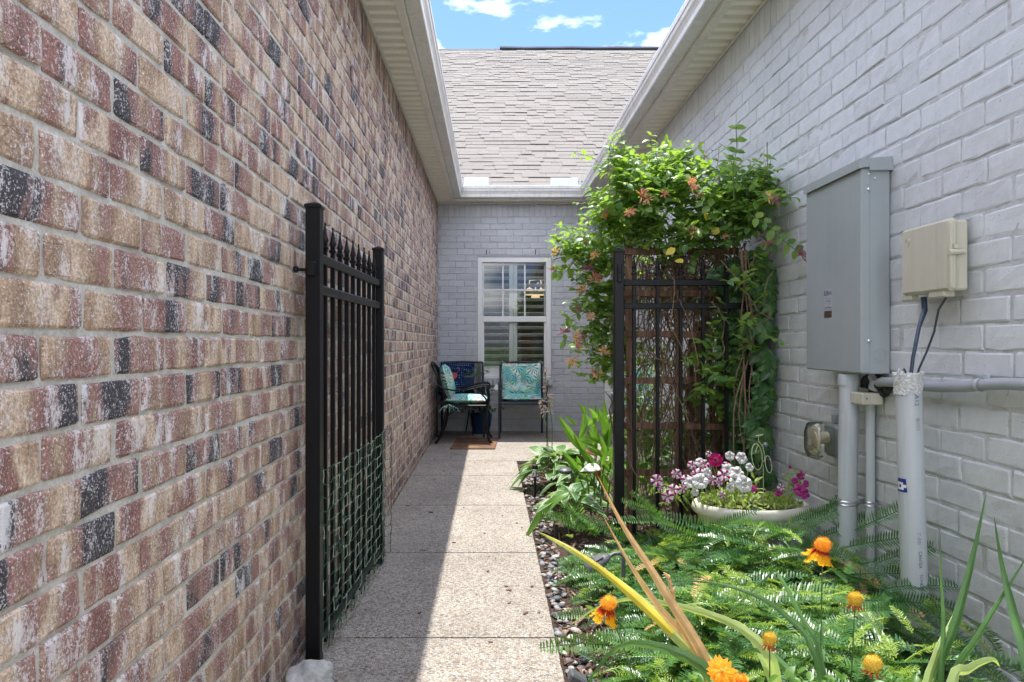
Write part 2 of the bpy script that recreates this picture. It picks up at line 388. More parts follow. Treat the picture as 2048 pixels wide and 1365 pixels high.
def wood_mat():
    s = NT('weathered_lattice_wood'); p = s.pos(); n1 = s.noise(s.mapping(p, (60, 60, 6)), 1.0, 4, .6)
    col = s.ramp(n1, [(.3, (.07, .038, .025)), (.5, (.15, .08, .05)), (.7, (.26, .155, .10))]); s.base(col, .85); s.bump(n1, .5, .003); return s.m

def hosta_mat():
    s = NT('variegated_hosta_leaf'); e = s.n('Attribute', attribute_name='rnd').outputs['Fac']; r = s.n('ObjectInfo').outputs['Random']; p = s.obj()
    x = s.n('SeparateXYZ'); s.set(x.inputs[0], p)
    green = s.mix(r, (.05, .16, .045), (.14, .30, .07)); cream = s.mix(r, (.30, .42, .20), (.55, .62, .42))
    ed = s.ramp(s.math('ADD', e, s.math('MULTIPLY', s.math('SUBTRACT', s.noise(p, 30, 3), .5), .5)), [(.45, 0.0), (.55, 1.0)])
    col = s.mix(ed, green, cream)
    wv = s.math('SINE', s.math('MULTIPLY', x.outputs[0], 420.0))
    col = s.mix(1.0, col, s.ramp(wv, [(.0, .88), (1.0, 1.08)]), 'MULTIPLY')
    s.base(col, .38, 0, .5); s.bump(wv, .35, .002)
    tr = s.n('BsdfTranslucent'); s.set(tr.inputs[0], s.mix(.6, col, (.45, .70, .12)))
    ms = s.n('MixShader', {0: .35}); s.t.links.new(s.b.outputs[0], ms.inputs[1]); s.t.links.new(tr.outputs[0], ms.inputs[2]); s.t.links.new(ms.outputs[0], s.o.inputs[0]); return s.m

def petunia_mat(name, c1, c2, star):
    s = NT(name); p = s.obj(); x = s.n('SeparateXYZ'); s.set(x.inputs[0], p)
    a = s.math('ARCTAN2', x.outputs[1], x.outputs[0]); st = s.math('COSINE', s.math('MULTIPLY', a, 5.0))
    col = s.mix(s.ramp(st, [(star - .08, 0.0), (star + .08, 1.0)]), c1, c2)
    d = s.n('VectorMath', {0: p}, operation='LENGTH').outputs['Value']
    col = s.mix(s.ramp(d, [(.004, 1.0), (.010, 0.0)]), col, (.42, .46, .16)); vn = s.math('COSINE', s.math('MULTIPLY', a, 25.0)); col = s.mix(1.0, col, s.ramp(vn, [(.0, .80), (.7, 1.0)]), 'MULTIPLY'); s.bump(s.math('COSINE', s.math('MULTIPLY', a, 10.0)), .8, .002)
    s.base(col, .6, 0, .3)
    tr = s.n('BsdfTranslucent'); s.set(tr.inputs[0], col)
    ms = s.n('MixShader', {0: .3}); s.t.links.new(s.b.outputs[0], ms.inputs[1]); s.t.links.new(tr.outputs[0], ms.inputs[2]); s.t.links.new(ms.outputs[0], s.o.inputs[0]); return s.m

def soffit_mat():
    """vinyl soffit: pinholes in rows across each rib"""
    s = NT('perforated_vinyl_soffit'); p = s.pos(); v = s.voro(p, 125, rnd=0.0)
    x = s.n('SeparateXYZ'); s.set(x.inputs[0], p)
    band = s.math('FRACT', s.math('DIVIDE', x.outputs[1], .10)); bm = s.ramp(band, [(.10, 0.0), (.14, 1.0), (.80, 1.0), (.84, 0.0)])
    hole = s.math('MULTIPLY', s.ramp(v.outputs['Distance'], [(.20, 1.0), (.28, 0.0)]), bm)
    col = s.mix(s.math('MULTIPLY', hole, .8), (.80, .765, .675), (.20, .185, .16)); s.base(col, .5, 0, .4)
    s.bump(s.math('SUBTRACT', 1.0, hole), .3, .002); return s.m

def glass_mat(name='window_glass', tint=(.93, .97, .96), rough=0.0):
    s = NT(name); fr = s.n('Fresnel', {0: 1.52}); gl = s.n('BsdfGlossy', {0: (1, 1, 1, 1), 1: rough}); tr = s.n('BsdfTransparent', {0: (*tint, 1)})
    k = s.math('MULTIPLY', fr.outputs[0], 1.7, True); ms = s.n('MixShader', {0: k})
    s.t.links.new(tr.outputs[0], ms.inputs[1]); s.t.links.new(gl.outputs[0], ms.inputs[2]); s.t.links.new(ms.outputs[0], s.o.inputs[0]); return s.m

M = dict(
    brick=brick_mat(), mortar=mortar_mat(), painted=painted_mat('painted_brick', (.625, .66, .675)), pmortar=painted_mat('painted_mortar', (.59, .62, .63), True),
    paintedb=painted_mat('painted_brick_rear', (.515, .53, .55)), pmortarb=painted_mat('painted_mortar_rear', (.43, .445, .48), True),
    agg=aggregate_mat(), shingle=shingle_mat(), palm=palm_mat(), dots=dots_mat(), doormat=mat_mat(), soil=soil_mat(), chip=chip_mat(), stone=stone_mat(),
    wood=wood_mat(), hosta=hosta_mat(), soffit=soffit_mat(), glass=glass_mat(),
    trim=plain('almond_trim', (.76, .73, .655), .45, spec=.45, nsc=8, nv=.05, dirt=.25, streak=.12), gutter=plain('gutter_enamel', (.74, .73, .69), .4, spec=.5, nsc=6, nv=.05, dirt=.35, streak=.2),
    vinyl=plain('white_vinyl', (.78, .78, .77), .35, spec=.5, nsc=8, nv=.03), black=plain('black_powder_coat', (.005, .0055, .0065), .38, spec=.3, nsc=200, nv=.2, bump=.08, bdist=.0006),
    navyblack=plain('dark_blue_black_enamel', (.012, .018, .028), .32, spec=.5, nsc=100, nv=.2), greybox=plain('grey_enamel_steel', (.345, .39, .40), .40, spec=.5, nsc=5, nv=.05, bump=.02, dirt=.12, streak=.09),
    beige=plain('beige_plastic', (.56, .545, .44), .45, spec=.45, nsc=8, nv=.03, bump=.02, dirt=.12, streak=.15), pvc=plain('grey_pvc', (.50, .54, .57), .40, spec=.45, nsc=6, nv=.05, bump=.02, dirt=.15, streak=.25),
    pvcd=plain('dull_grey_pvc', (.36, .38, .41), .5, nsc=10, nv=.08, dirt=.25), steel=plain('zinc_steel', (.62, .63, .64), .35, metal=.9, nsc=50),
    cable=plain('black_cable', (.018, .020, .028), .45), bcable=plain('navy_cable', (.03, .05, .09), .4), ink=plain('pipe_ink', (.10, .12, .14), .7, bump=0), bluelabel=plain('blue_label', (.01, .03, .25), .4, bump=0),
    white=plain('white_label', (.75, .75, .76), .5, bump=0), brown=plain('brown_plate', (.08, .045, .03), .4), net=plain('green_plastic_net', (.02, .075, .045), .4, spec=.5, nsc=60, nv=.3), netp=plain('net_highlight_green', (.30, .42, .30), .5),
    planter=plain('cream_glazed_planter', (.72, .70, .60), .35, spec=.5, nsc=20, nv=.05, dirt=.3), stem=plain('dry_vine_stem', (.20, .135, .09), .85, nsc=80, nv=.3), gstem=plain('green_stem', (.09, .16, .04), .5, nsc=50, nv=.2),
    vine=leafy('honeysuckle_leaf', (.07, .18, .06), (.24, .37, .08), trans=.5, rough=.36), creeper=leafy('creeper_leaf', (.030, .10, .026), (.07, .17, .038), trans=.22, rough=.42),
    yew=leafy('plum_yew_needle', (.038, .135, .042), (.115, .25, .06), trans=.32, rough=.34, nsc=20, spec=.7), yewnew=leafy('plum_yew_new_growth', (.20, .33, .055), (.36, .49, .085), trans=.45, rough=.4, nsc=20),
    blade=leafy('sword_leaf_green', (.08, .19, .055), (.13, .27, .08), trans=.28, rough=.42, nsc=15), bladey=leafy('sword_leaf_yellowing', (.80, .62, .06), (.70, .62, .10), trans=.35, rough=.45, nsc=12), bladep=leafy('sword_leaf_pale', (.46, .58, .22), (.52, .64, .26), trans=.35, rough=.45, nsc=12),
    dry=leafy('sword_leaf_dry', (.58, .36, .16), (.70, .48, .24), trans=.25, rough=.7, nsc=30), upright=leafy('upright_leaf', (.10, .22, .04), (.16, .32, .06), trans=.45, rough=.4, nsc=20),
    basil=leafy('petunia_foliage', (.22, .32, .06), (.36, .46, .12), trans=.4, rough=.5), rusty=plain('terracotta_glaze', (.25, .07, .035), .5),
    orange=leafy('orange_petal', (.85, .30, .01), (.95, .42, .01), trans=.4, rough=.6, var=.15), yellow=leafy('yellow_petal', (.90, .55, .01), (.95, .62, .02), trans=.4, rough=.6, var=.15), redp=leafy('red_petal', (.55, .03, .01), (.65, .07, .01), trans=.3, rough=.6, var=.15),
    seed=leafy('yellow_seed_head', (.60, .40, .04), (.70, .52, .10), trans=.2, rough=.8, nsc=300, var=.4), coral=leafy('honeysuckle_bloom_coral', (.60, .30, .27), (.70, .46, .34), trans=.4, rough=.6), peach=leafy('honeysuckle_bloom_peach', (.74, .50, .26), (.78, .60, .44), trans=.4, rough=.6), pinkb=leafy('honeysuckle_bloom_pink', (.36, .15, .20), (.48, .26, .30), trans=.35, rough=.6),
    pwhite=petunia_mat('white_petunia', (.82, .82, .84), (.80, .80, .78), .5), pstar=petunia_mat('striped_petunia', (.82, .72, .80), (.36, .012, .14), .25), pmag=petunia_mat('magenta_petunia', (.52, .01, .16), (.45, .01, .14), .3), ppink=petunia_mat('pink_petunia', (.62, .06, .36), (.52, .04, .30), .6),
    lampgrey=plain('charcoal_plastic', (.085, .09, .10), .45, nsc=150, nv=.2), rock=plain('pale_limestone', (.50, .50, .47), .9, nsc=30, nv=.35, bump=.8, bdist=.01, dirt=.5), sheet=plain('bare_sheet_metal', (.62, .66, .71), .35, metal=.35, nsc=4, nv=.06),
    room=plain('interior_paint', (.20, .19, .17), .8), dark=plain('dark_interior', (.03, .03, .03), .8), lawn=leafy('lawn', (.05, .10, .02), (.07, .13, .03), trans=.1, rough=.8, nsc=8), navypot=plain('navy_glazed_pot', (.012, .035, .10), .25, spec=.6),
    tealpot=plain('teal_glazed_pot', (.03, .22, .26), .3, spec=.6), crab=plain('coral_print', (.55, .09, .06), .9), ridge=plain('dark_ridge_vent', (.03, .035, .045), .8), hostafl=leafy('faded_hosta_bloom', (.42, .33, .34), (.60, .52, .55), trans=.3, rough=.8), concrete=plain('driveway_concrete', (.42, .40, .37), .9, nsc=20, nv=.1),
    spring=plain('pale_green_wire', (.34, .40, .22), .5), ball=plain('grey_glass_ball', (.10, .12, .15), .12, spec=.8), paper=plain('white_tag', (.8, .8, .8), .7), screw=plain('bright_screw', (.75, .77, .8), .25, metal=1.0), putty=plain('foam_putty', (.62, .63, .62), .95, nsc=150, nv=.3, bump=.9, bdist=.01),
)
def petal_mat(name, inner, outer, r0, r1):
    s = NT(name); p = s.obj(); d = s.n('VectorMath', {0: s.mapping(p, (1, 1, .2))}, operation='LENGTH').outputs['Value']
    d = s.math('ADD', d, s.math('MULTIPLY', s.math('SUBTRACT', s.noise(p, 220, 3, .6), .5), .010)); k = s.math('DIVIDE', s.math('SUBTRACT', d, r0), r1 - r0, True)
    col = s.mix(s.ramp(k, [(.35, 0.0), (.6, 1.0)]), inner, outer); col = s.mix(1.0, col, s.ramp(s.noise(p, 500, 3), [(.3, .8), (.7, 1.15)]), 'MULTIPLY'); s.base(col, .65, 0, .25)
    tr = s.n('BsdfTranslucent'); s.set(tr.inputs[0], col); ms = s.n('MixShader', {0: .45}); s.t.links.new(s.b.outputs[0], ms.inputs[1]); s.t.links.new(tr.outputs[0], ms.inputs[2]); s.t.links.new(ms.outputs[0], s.o.inputs[0]); return s.m
M['gaillardia'] = petal_mat('blanket_flower_petal', (.50, .03, .01), (.95, .50, .015), .010, .034)
def emit(name, c, st):
    s = NT(name); s.b.inputs['Emission Color'].default_value = (*c, 1); s.b.inputs['Emission Strength'].default_value = st; s.base(c, .6); return s.m
M['lamp'] = emit('lit_lamp_shade', (1.0, .72, .42), .28)
# ------------------------------------------------------------------ ground, path, bed
XL, XR, YB, ZS = -0.66, 1.40, 8.66, 2.82       # left wall, right wall, rear wall, soffit height
def tilt_grid(x0, x1, y0, y1, nx, ny, fz):
    xs = np.linspace(x0, x1, nx); ys = np.linspace(y0, y1, ny)
    vs = [(x, y, fz(x, y)) for y in ys for x in xs]
    fs = [(j * nx + i, j * nx + i + 1, (j + 1) * nx + i + 1, (j + 1) * nx + i) for j in range(ny - 1) for i in range(nx - 1)]
    return vs, fs

g = MB(); g.add([(-300, -300, -.12), (300, -300, -.12), (300, 300, -.12), (-300, 300, -.12)], [(0, 1, 2, 3)])
tag(g.build('ground', M['lawn']), kind='structure')
g = MB(); g.add([(-3.5, -14, -.02), (6, -14, -.02), (6, .2, -.02), (-3.5, .2, -.02)], [(0, 1, 2, 3)])
tag(g.build('driveway', M['concrete']), kind='structure')

path = bpy.data.objects.new('garden_path', None); attach(path); tag(path, kind='structure')
PX = 0.235
joints = [0.2, 1.51, 2.572, 3.622, 4.685, 5.74, 6.45]
def slab(x0, x1, y0, y1, seed):
    m = MB(); nx = max(3, int((x1 - x0) / .05)); ny = max(3, int((y1 - y0) / .05))
    vs, fs = [], []
    def jit(t, k): return .003 * noise.noise(Vector((t * 21, k + seed, 0)))
    xs = np.linspace(x0, x1, nx); ys = np.linspace(y0, y1, ny)
    for j, y in enumerate(ys):
        for i, x in enumerate(xs):
            ex = (i == 0) or (i == nx - 1); ey = (j == 0) or (j == ny - 1)
            xx = x + (jit(y, 3) if ex else 0); yy = y + (jit(x, 9) if ey else 0)
            vs.append((xx, yy, -.004 if (ex or ey) else 0))
    fs = [(j * nx + i, j * nx + i + 1, (j + 1) * nx + i + 1, (j + 1) * nx + i) for j in range(ny - 1) for i in range(nx - 1)]
    ring = [i for i in range(nx)] + [(j + 1) * nx - 1 for j in range(1, ny)] + [(ny - 1) * nx + i for i in range(nx - 2, -1, -1)] + [j * nx for j in range(ny - 2, 0, -1)]
    b = len(vs); vs += [(vs[i][0], vs[i][1], -.1) for i in ring]; n = len(ring)
    fs += [(ring[k], b + k, b + (k + 1) % n, ring[(k + 1) % n]) for k in range(n)]
    m.add(vs, fs); return m
for k in range(6):
    slab(XL + .004, PX, joints[k] + .005, joints[k + 1] - .005, k * 5).build('slab', M['agg'], path)
slab(XL + .004, 1.6, 6.457, YB + .02, 77).build('slab', M['agg'], path)
slab(1.607, 3.3, 6.457, YB + .02, 97).build('slab', M['agg'], path)
m = MB(); m.box((-.2, 4.4, -.06), (.9, 8.6, .06)); m.box((1.3, 7.6, -.06), (4.2, 2.3, .06)); m.build('joint_filler', M['soil'], path)

def bed_z(x, y):
    t = max(0.0, min(1.0, (x - .30) / .35)); e = max(0.0, min(1.0, (6.45 - y) / .3))
    return -.035 + (.05 * t) * e + .010 * noise.noise(Vector((x * 5, y * 5, 3)))
bed = bpy.data.objects.new('planting_bed', None); attach(bed); tag(bed, kind='structure')
m = MB(); v, f = tilt_grid(PX + .002, XR + .02, .2, 6.45, 60, 260, lambda x, y: bed_z(x, y) + .008 * noise.noise(Vector((x * 30, y * 30, 0)))); m.add(v, f)
m.build('soil', M['soil'], bed, smooth=True)
# alcove ground strip under the wing end is patio already
# bark chips: many small slivers
m = MB()
for i in range(5200):
    y = 1.2 + 5.1 * random.random() ** 1.3; x = PX + .02 + (XR - PX - .05) * random.random() ** 1.15
    if y > 2.9 and random.random() < .35: continue
    l = random.uniform(.015, .055); wd = random.uniform(.004, .013); h = random.uniform(.002, .006)
    q = Quaternion((0, 0, 1), random.uniform(0, 6.28)) @ Quaternion((1, 0, 0), random.gauss(0, .35)) @ Quaternion((0, 1, 0), random.gauss(0, .4))
    m.box((x, y, bed_z(x, y) + .006 + random.random() * .012), (wd, l, h), q, a=.001 + .998 * random.random())
tag(m.build('bark_mulch', M['chip'], bed), kind='stuff')
# river stones along the edge of the path
def pebble(seed):
    r = random.Random(seed); m = MB(); seg, ring = 9, 6; vs = []; sx, sy, sz = 1, r.uniform(.62, .85), r.uniform(.32, .5)
    for i in range(ring + 1):
        th = math.pi * i / ring
        for k in range(seg):
            ph = 2 * math.pi * k / seg; d = Vector((math.sin(th) * math.cos(ph), math.sin(th) * math.sin(ph), math.cos(th)))
            w_ = 1 + .16 * noise.noise(d * 1.1 + Vector((seed * 3.1, 0, 0))); d = Vector((d.x * sx, d.y * sy, d.z * sz)) * w_; vs.append(d)
    fs = [(i * seg + k, (i + 1) * seg + k, (i + 1) * seg + (k + 1) % seg, i * seg + (k + 1) % seg) for i in range(ring) for k in range(seg)]
    m.add(vs, fs); return m
peb = [pebble(i) for i in range(8)]
pl = []; used = []
for i in range(4000):
    y = 1.9 + 4.3 * random.random(); wid = .085 if y < 3.2 else (.10 if y < 4.2 else .14)
    if 2.75 < y < 3.05: wid = .06
    x = PX + .018 + wid * random.random() ** .9; s = random.uniform(.013, .024) * (1.15 if random.random() < .2 else 1) * (1.0 if y < 3.4 else .9)
    if any((x - a) ** 2 + (y - b) ** 2 < (.74 * (s + c)) ** 2 for a, b, c in used): continue
    used.append((x, y, s)); z = bed_z(x, y) + s * .42
    pl.append((frame((x, y, z), (random.uniform(-1, 1), random.uniform(-1, 1), random.gauss(0, .12)), roll=random.gauss(0, .15), s=s), random.randrange(8)))
    if len(pl) >= 330: break
for i in range(26):      # strays lying out on the mulch
    y = random.uniform(2.0, 3.4); x = PX + random.uniform(.10, .26); s = random.uniform(.008, .019)
    pl.append((frame((x, y, bed_z(x, y) + s * .5), (random.uniform(-1, 1), random.uniform(-1, 1), 0), s=s), random.randrange(8)))
scatter('pebble', peb, pl, M['stone'], bed, 300, smooth=True, rest='pebble_spread')

# ------------------------------------------------------------------ brick laying
def brick_face(L, H, seed, T=.016, rough=.0022, nx=6, nz=4):
    rimd = .0022 if rough < .0018 else .0035
    """one brick, lying along +X of its own space, face towards -Y, centre of the face plane at the origin"""
    r = random.Random(seed); m = MB(); vs = []; cut = .0035
    us = [-1] + [-.93] + [(-.93 + 1.86 * k / (nx - 3)) for k in range(1, nx - 3)] + [.93, 1]; nx = len(us)
    ws = [-1, -.84, 0, .84, 1]; nz = len(ws)
    for j, w_ in enumerate(ws):
        for i, u in enumerate(us):
            rim = (i in (0, nx - 1)) or (j in (0, nz - 1)); cor = (i in (0, nx - 1)) and (j in (0, nz - 1))
            x = u * L / 2 + r.gauss(0, rough) * (1 if rim else .3); z = w_ * H / 2 + r.gauss(0, rough) * (.8 if rim else .2)
            y = (rimd if rim else 0) + (.003 if cor else 0) + r.gauss(0, .0007)
            vs.append((x, y, z))
    fs = [(j * nx + i, j * nx + i + 1, (j + 1) * nx + i + 1, (j + 1) * nx + i) for j in range(nz - 1) for i in range(nx - 1)]
    ring = [i for i in range(nx)] + [(j + 1) * nx - 1 for j in range(1, nz)] + [(nz - 1) * nx + i for i in range(nx - 2, -1, -1)] + [j * nx for j in range(nz - 2, 0, -1)]
    b = len(vs); n = len(ring); vs += [(vs[i][0], T, vs[i][2]) for i in ring]
    fs += [(ring[(k + 1) % n], ring[k], b + k, b + (k + 1) % n) for k in range(n)]
    m.add(vs, fs); return m

def lay(parent, T0, u0, u1, zline, pitch, Lp, phase, z0, z1, mat, seed, holes=(), jz=.010, jx=.010, soldier=None, rough=.0022, keep=300, cutoff=None):
    """T0 maps (u along the wall, 0, z) to the place. Rows counted from a bed joint at zline."""
    r = random.Random(seed); L, H = Lp - jx, pitch - jz
    var = [brick_face(L, H, seed * 50 + k, rough=rough) for k in range(12)]
    half = [brick_face(Lp / 2 - jx, H, seed * 90 + k, rough=rough, nx=5) for k in range(4)]
    sol = [brick_face(soldier[2] - .008 if soldier else .07, (soldier[1] - soldier[0] - .008) if soldier else .19, seed * 70 + k, rough=rough, nx=5) for k in range(6)] if soldier else []
    allv = var + half + sol; pl = []
    k0 = int(math.floor((z0 - zline) / pitch)); k1 = int(math.ceil((z1 - zline) / pitch))
    for k in range(k0, k1):
        zc = zline + (k + .5) * pitch
        if zc < z0 - pitch * .6 or zc > z1: continue
        ph = phase + (Lp / 2 if k % 2 else 0); ph += r.gauss(0, .006)
        n0 = int(math.floor((u0 - ph) / Lp)) - 1; n1 = int(math.ceil((u1 - ph) / Lp)) + 1
        for n in range(n0, n1):
            uc = ph + (n + .5) * Lp + r.gauss(0, .0022); a, b = uc - L / 2, uc + L / 2; vk = r.randrange(12); sx = 1.0
            if b < u0 + .03 or a > u1 - .03: continue
            if a < u0 or b > u1:
                a, b = max(a, u0 + .003), min(b, u1 - .003); uc = (a + b) / 2; sx = (b - a) / L
            cut = False
            for (ha, hb, hz0, hz1) in holes:
                if zc > hz0 - pitch * .2 and zc < hz1 + pitch * .2 and b > ha and a < hb:
                    if a < ha - .03: b = ha - .004
                    elif b > hb + .03: a = hb + .004
                    else: cut = True
                    if not cut: uc = (a + b) / 2; sx = (b - a) / L
            if cut: continue
            M_ = T0 @ Matrix.Translation((uc, r.gauss(0, .0011), zc + r.gauss(0, .0011))) @ Matrix.Rotation(r.gauss(0, .0035), 4, 'Y') @ Matrix.Rotation(r.gauss(0, .006), 4, 'Z')
            if r.random() < .5: M_ = M_ @ Matrix.Rotation(math.pi, 4, 'Y')
            pl.append((M_ @ Matrix.Diagonal((sx, 1, 1, 1)), vk))
    if soldier:
        za, zb, sp = soldier; u = u0 + sp / 2
        while u < u1 - sp / 3:
            pl.append((T0 @ Matrix.Translation((u, r.gauss(0, .001), (za + zb) / 2 + r.gauss(0, .0015))) @ Matrix.Rotation(r.gauss(0, .006), 4, 'Y'), 16 + r.randrange(6))); u += sp
    scatter('brick', allv, pl, mat, parent, keep, rest='brick_mass')

RL = Matrix.Rotation(math.pi / 2, 4, 'Z')        # face -Y becomes +X, u runs along +Y
TL = Matrix.Translation((XL, 0, 0)) @ RL
RR = Matrix.Rotation(-math.pi / 2, 4, 'Z')       # face -Y becomes -X, u runs along -Y
TR = Matrix.Translation((XR, 0, 0)) @ RR
TB = Matrix.Translation((0, YB, 0))

def rough_plane(T0, u0, u1, z0, z1, step, off, amp=.002, holes=()):
    m = MB(); nu = max(2, int((u1 - u0) / step)); nz = max(2, int((z1 - z0) / step)); us = np.linspace(u0, u1, nu); zs = np.linspace(z0, z1, nz); vs = []
    for z in zs:
        for u in us: vs.append(T0 @ Vector((u, off + amp * noise.noise(Vector((u * 25, z * 25, off * 99))), z)))
    fs = []
    for j in range(nz - 1):
        for i in range(nu - 1):
            uc, zc = (us[i] + us[i + 1]) / 2, (zs[j] + zs[j + 1]) / 2
            if any(a < uc < b and c < zc < d for a, b, c, d in holes): continue
            fs.append((j * nu + i, j * nu + i + 1, (j + 1) * nu + i + 1, (j + 1) * nu + i))
    m.add(vs, fs); return m

def profile_run(pts, p0, p1, thick=.002):
    """extrude an open (x, z) section between per-point end positions; p0/p1 map (x, z) to a point"""
    m = MB(); n = len(pts)
    for (A, B) in ((0, 1),):
        off = []
        for i in range(n):
            a = Vector(pts[max(i - 1, 0)]); b = Vector(pts[min(i + 1, n - 1)]); d = (b - a).normalized(); off.append((pts[i][0] - d.y * thick, pts[i][1] + d.x * thick))
        vs = [p0(*p) for p in pts] + [p1(*p) for p in pts] + [p0(*p) for p in off] + [p1(*p) for p in off]
        fs = []
        for i in range(n - 1):
            fs.append((i, i + 1, n + i + 1, n + i)); fs.append((2 * n + i, 3 * n + i, 3 * n + i + 1, 2 * n + i + 1))
        fs += [(0, n, 3 * n, 2 * n), (n - 1, 2 * n + n - 1, 3 * n + n - 1, n + n - 1)]
        m.add(vs, fs)
    return m

YF = -1.6    # the side walls run on behind the camera as far as this
# ------------------------------------------------------------------ the neighbouring house of old brick (left)
bh = thing('brick_house', 'house of unpainted red, tan and charcoal brick along the left of the path', 'house', (XL, 3.5, 0))
wl = rough_plane(TL, YF, YB + .3, -.12, ZS + .02, .05, .0046, .0022).build('wall', M['mortar'], bh)
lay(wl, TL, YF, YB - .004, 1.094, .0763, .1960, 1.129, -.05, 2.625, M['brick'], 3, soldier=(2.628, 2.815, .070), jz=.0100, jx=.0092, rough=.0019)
m = MB(); m.box((XL - .13, (YF + YB) / 2, 1.35), (.24, YB - YF + .2, 2.94)); m.build('core', M['mortar'], bh)
FX = -.450                                        # fascia plane, left
def run_y(y0, y1): return (lambda x, z: (x, y0, z)), (lambda x, z: (x, y1, z))
m = MB(); nrib = 0; y = YF
while y < YB:                                     # ribbed soffit boards: each board has two ribs
    y2 = min(y + .2, YB)
    m = MB(); x0, x1 = XL + .004, FX - .012
    ys = [y, y + .012, y + .02, y + .09, y + .1, y + .112, y + .12, y + .19, y + .1985]; zs = [0, 0, .012, .012, 0, 0, .012, .012, 0]
    ys = [min(a, y2 - .001) for a in ys]
    vs = [(x, a, ZS + b) for a, b in zip(ys, zs) for x in (x0, x1)]; m.add(vs, [(2 * i, 2 * i + 1, 2 * i + 3, 2 * i + 2) for i in range(8)])
    m.build('soffit_panel', M['soffit'], bh); y += .2
m = MB(); m.box((XL + .010, (YF + YB) / 2, ZS - .006), (.014, YB - YF, .010), bev=.002); m.build('soffit_trim', M['trim'], bh)
m = MB(); m.box((FX - .022, (YF + YB - .17) / 2, ZS - .001), (.040, YB - .17 - YF, .014), bev=.002); m.box((FX - .002, (YF + 8.49) / 2, ZS + .08), (.012, 8.49 - YF, .17)); m.build('fascia', M['trim'], bh)
GL = [(FX + .006, 2.965), (FX + .006, 2.838), (-.366, 2.836), (-.362, 2.842), (-.360, 2.872), (-.352, 2.892), (-.343, 2.908), (-.340, 2.93), (-.335, 2.936), (-.334, 2.966), (-.336, 2.972), (-.348, 2.972), (-.350, 2.962)]
ycor = lambda x, z: (x, 8.49 - (x - FX), z)
profile_run(GL, lambda x, z: (x, YF, z), ycor).build('gutter', M['gutter'], bh)
PT = math.tan(math.radians(33.7))
def roof_side(sign, x0, x1, z0, y0, y1, parent):
    m = MB(); th = .02; a, b = (x0, z0), (x1, z0 + abs(x1 - x0) * PT)
    vs = [(a[0], y0, a[1]), (a[0], y1, a[1]), (b[0], y1, b[1]), (b[0], y0, b[1])]; vs += [(x, y, z + th) for x, y, z in vs]
    m.add(vs, [(0, 1, 2, 3), (7, 6, 5, 4), (0, 4, 5, 1), (1, 5, 6, 2), (2, 6, 7, 3), (3, 7, 4, 0)])
    m.build('roof', M['shingle'], parent)
m = MB()
for yj in (3.05, 6.3): profile_run([(x - .0015 if x < -.44 else x + .0022, z - .0015 if z < 2.84 else z) for x, z in GL], lambda x, z: (x, yj - .03, z), lambda x, z: (x, yj + .03, z)).build('gutter_joint', M['gutter'], bh)
roof_side(-1, -.40, -5.5, 2.965, YF, YB + .3, bh)

# ------------------------------------------------------------------ the grey painted house: side wing (right) and rear wing
wg = thing('painted_brick_wing', 'side wing of the grey painted brick house, to the right of the planting bed', 'house', (XR, 3, 0))
YW = 6.10
wr = rough_plane(TR, -YW, -YF, -.12, ZS + .02, .05, .0034, .0018).build('wall', M['pmortar'], wg)
lay(wr, TR, -YW + .003, -YF, 2.639, .0792, .2008, -2.185, -.05, 2.645, M['painted'], 5, soldier=(2.645, 2.815, .072), jz=.0095, jx=.0085, rough=.0016)
m = MB(); m.box((XR + .13, (YW + YF) / 2, 1.35), (.245, YW - YF - .004, 2.94)); m.box((2.35, YW - .1, 1.35), (1.7, .19, 2.94)); m.build('core', M['pmortar'], wg)
FR = 1.190
y = YF
while y < YB:
    y2 = y + .2; m = MB(); x0, x1 = FR + .012, (XR - .004 if y2 < YW + .05 else 3.2)
    ys = [y, y + .012, y + .02, y + .09, y + .1, y + .112, y + .12, y + .19, y + .1985]; zs = [0, 0, .012, .012, 0, 0, .012, .012, 0]
    ys = [min(a, YB - .17 if False else YB) for a in ys]
    vs = [(x, a, ZS + b) for a, b in zip(ys, zs) for x in (x0, x1)]; m.add(vs, [(2 * i, 2 * i + 1, 2 * i + 3, 2 * i + 2) for i in range(8)])
    m.build('soffit_panel', M['soffit'], wg); y += .2
m = MB(); m.box((XR - .010, (YF + YW) / 2, ZS - .006), (.014, YW - YF, .010), bev=.002); m.build('soffit_trim', M['trim'], wg)
m = MB(); m.box((FR + .022, (YF + YB - .17) / 2, ZS - .001), (.040, YB - .17 - YF, .014), bev=.002); m.box((FR + .002, (YF + 8.49) / 2, ZS + .08), (.012, 8.49 - YF, .17)); m.build('fascia', M['trim'], wg)
GR = [(FR - (x - FX), z) for x, z in GL]
pr = profile_run(GR, lambda x, z: (x, YF, z), lambda x, z: (x, 8.49 - (FR - x), z)); pr.build('gutter', M['gutter'], wg)
for yj in (2.2, 5.35): profile_run([(FR - (x + .0022 - FX), z - .0015 if z < 2.84 else z) for x, z in GL], lambda x, z: (x, yj - .03, z), lambda x, z: (x, yj + .03, z)).build('gutter_joint', M['gutter'], wg)
roof_side(1, FR - .05, 5.8, 2.965, YF, YB + .3, wg)

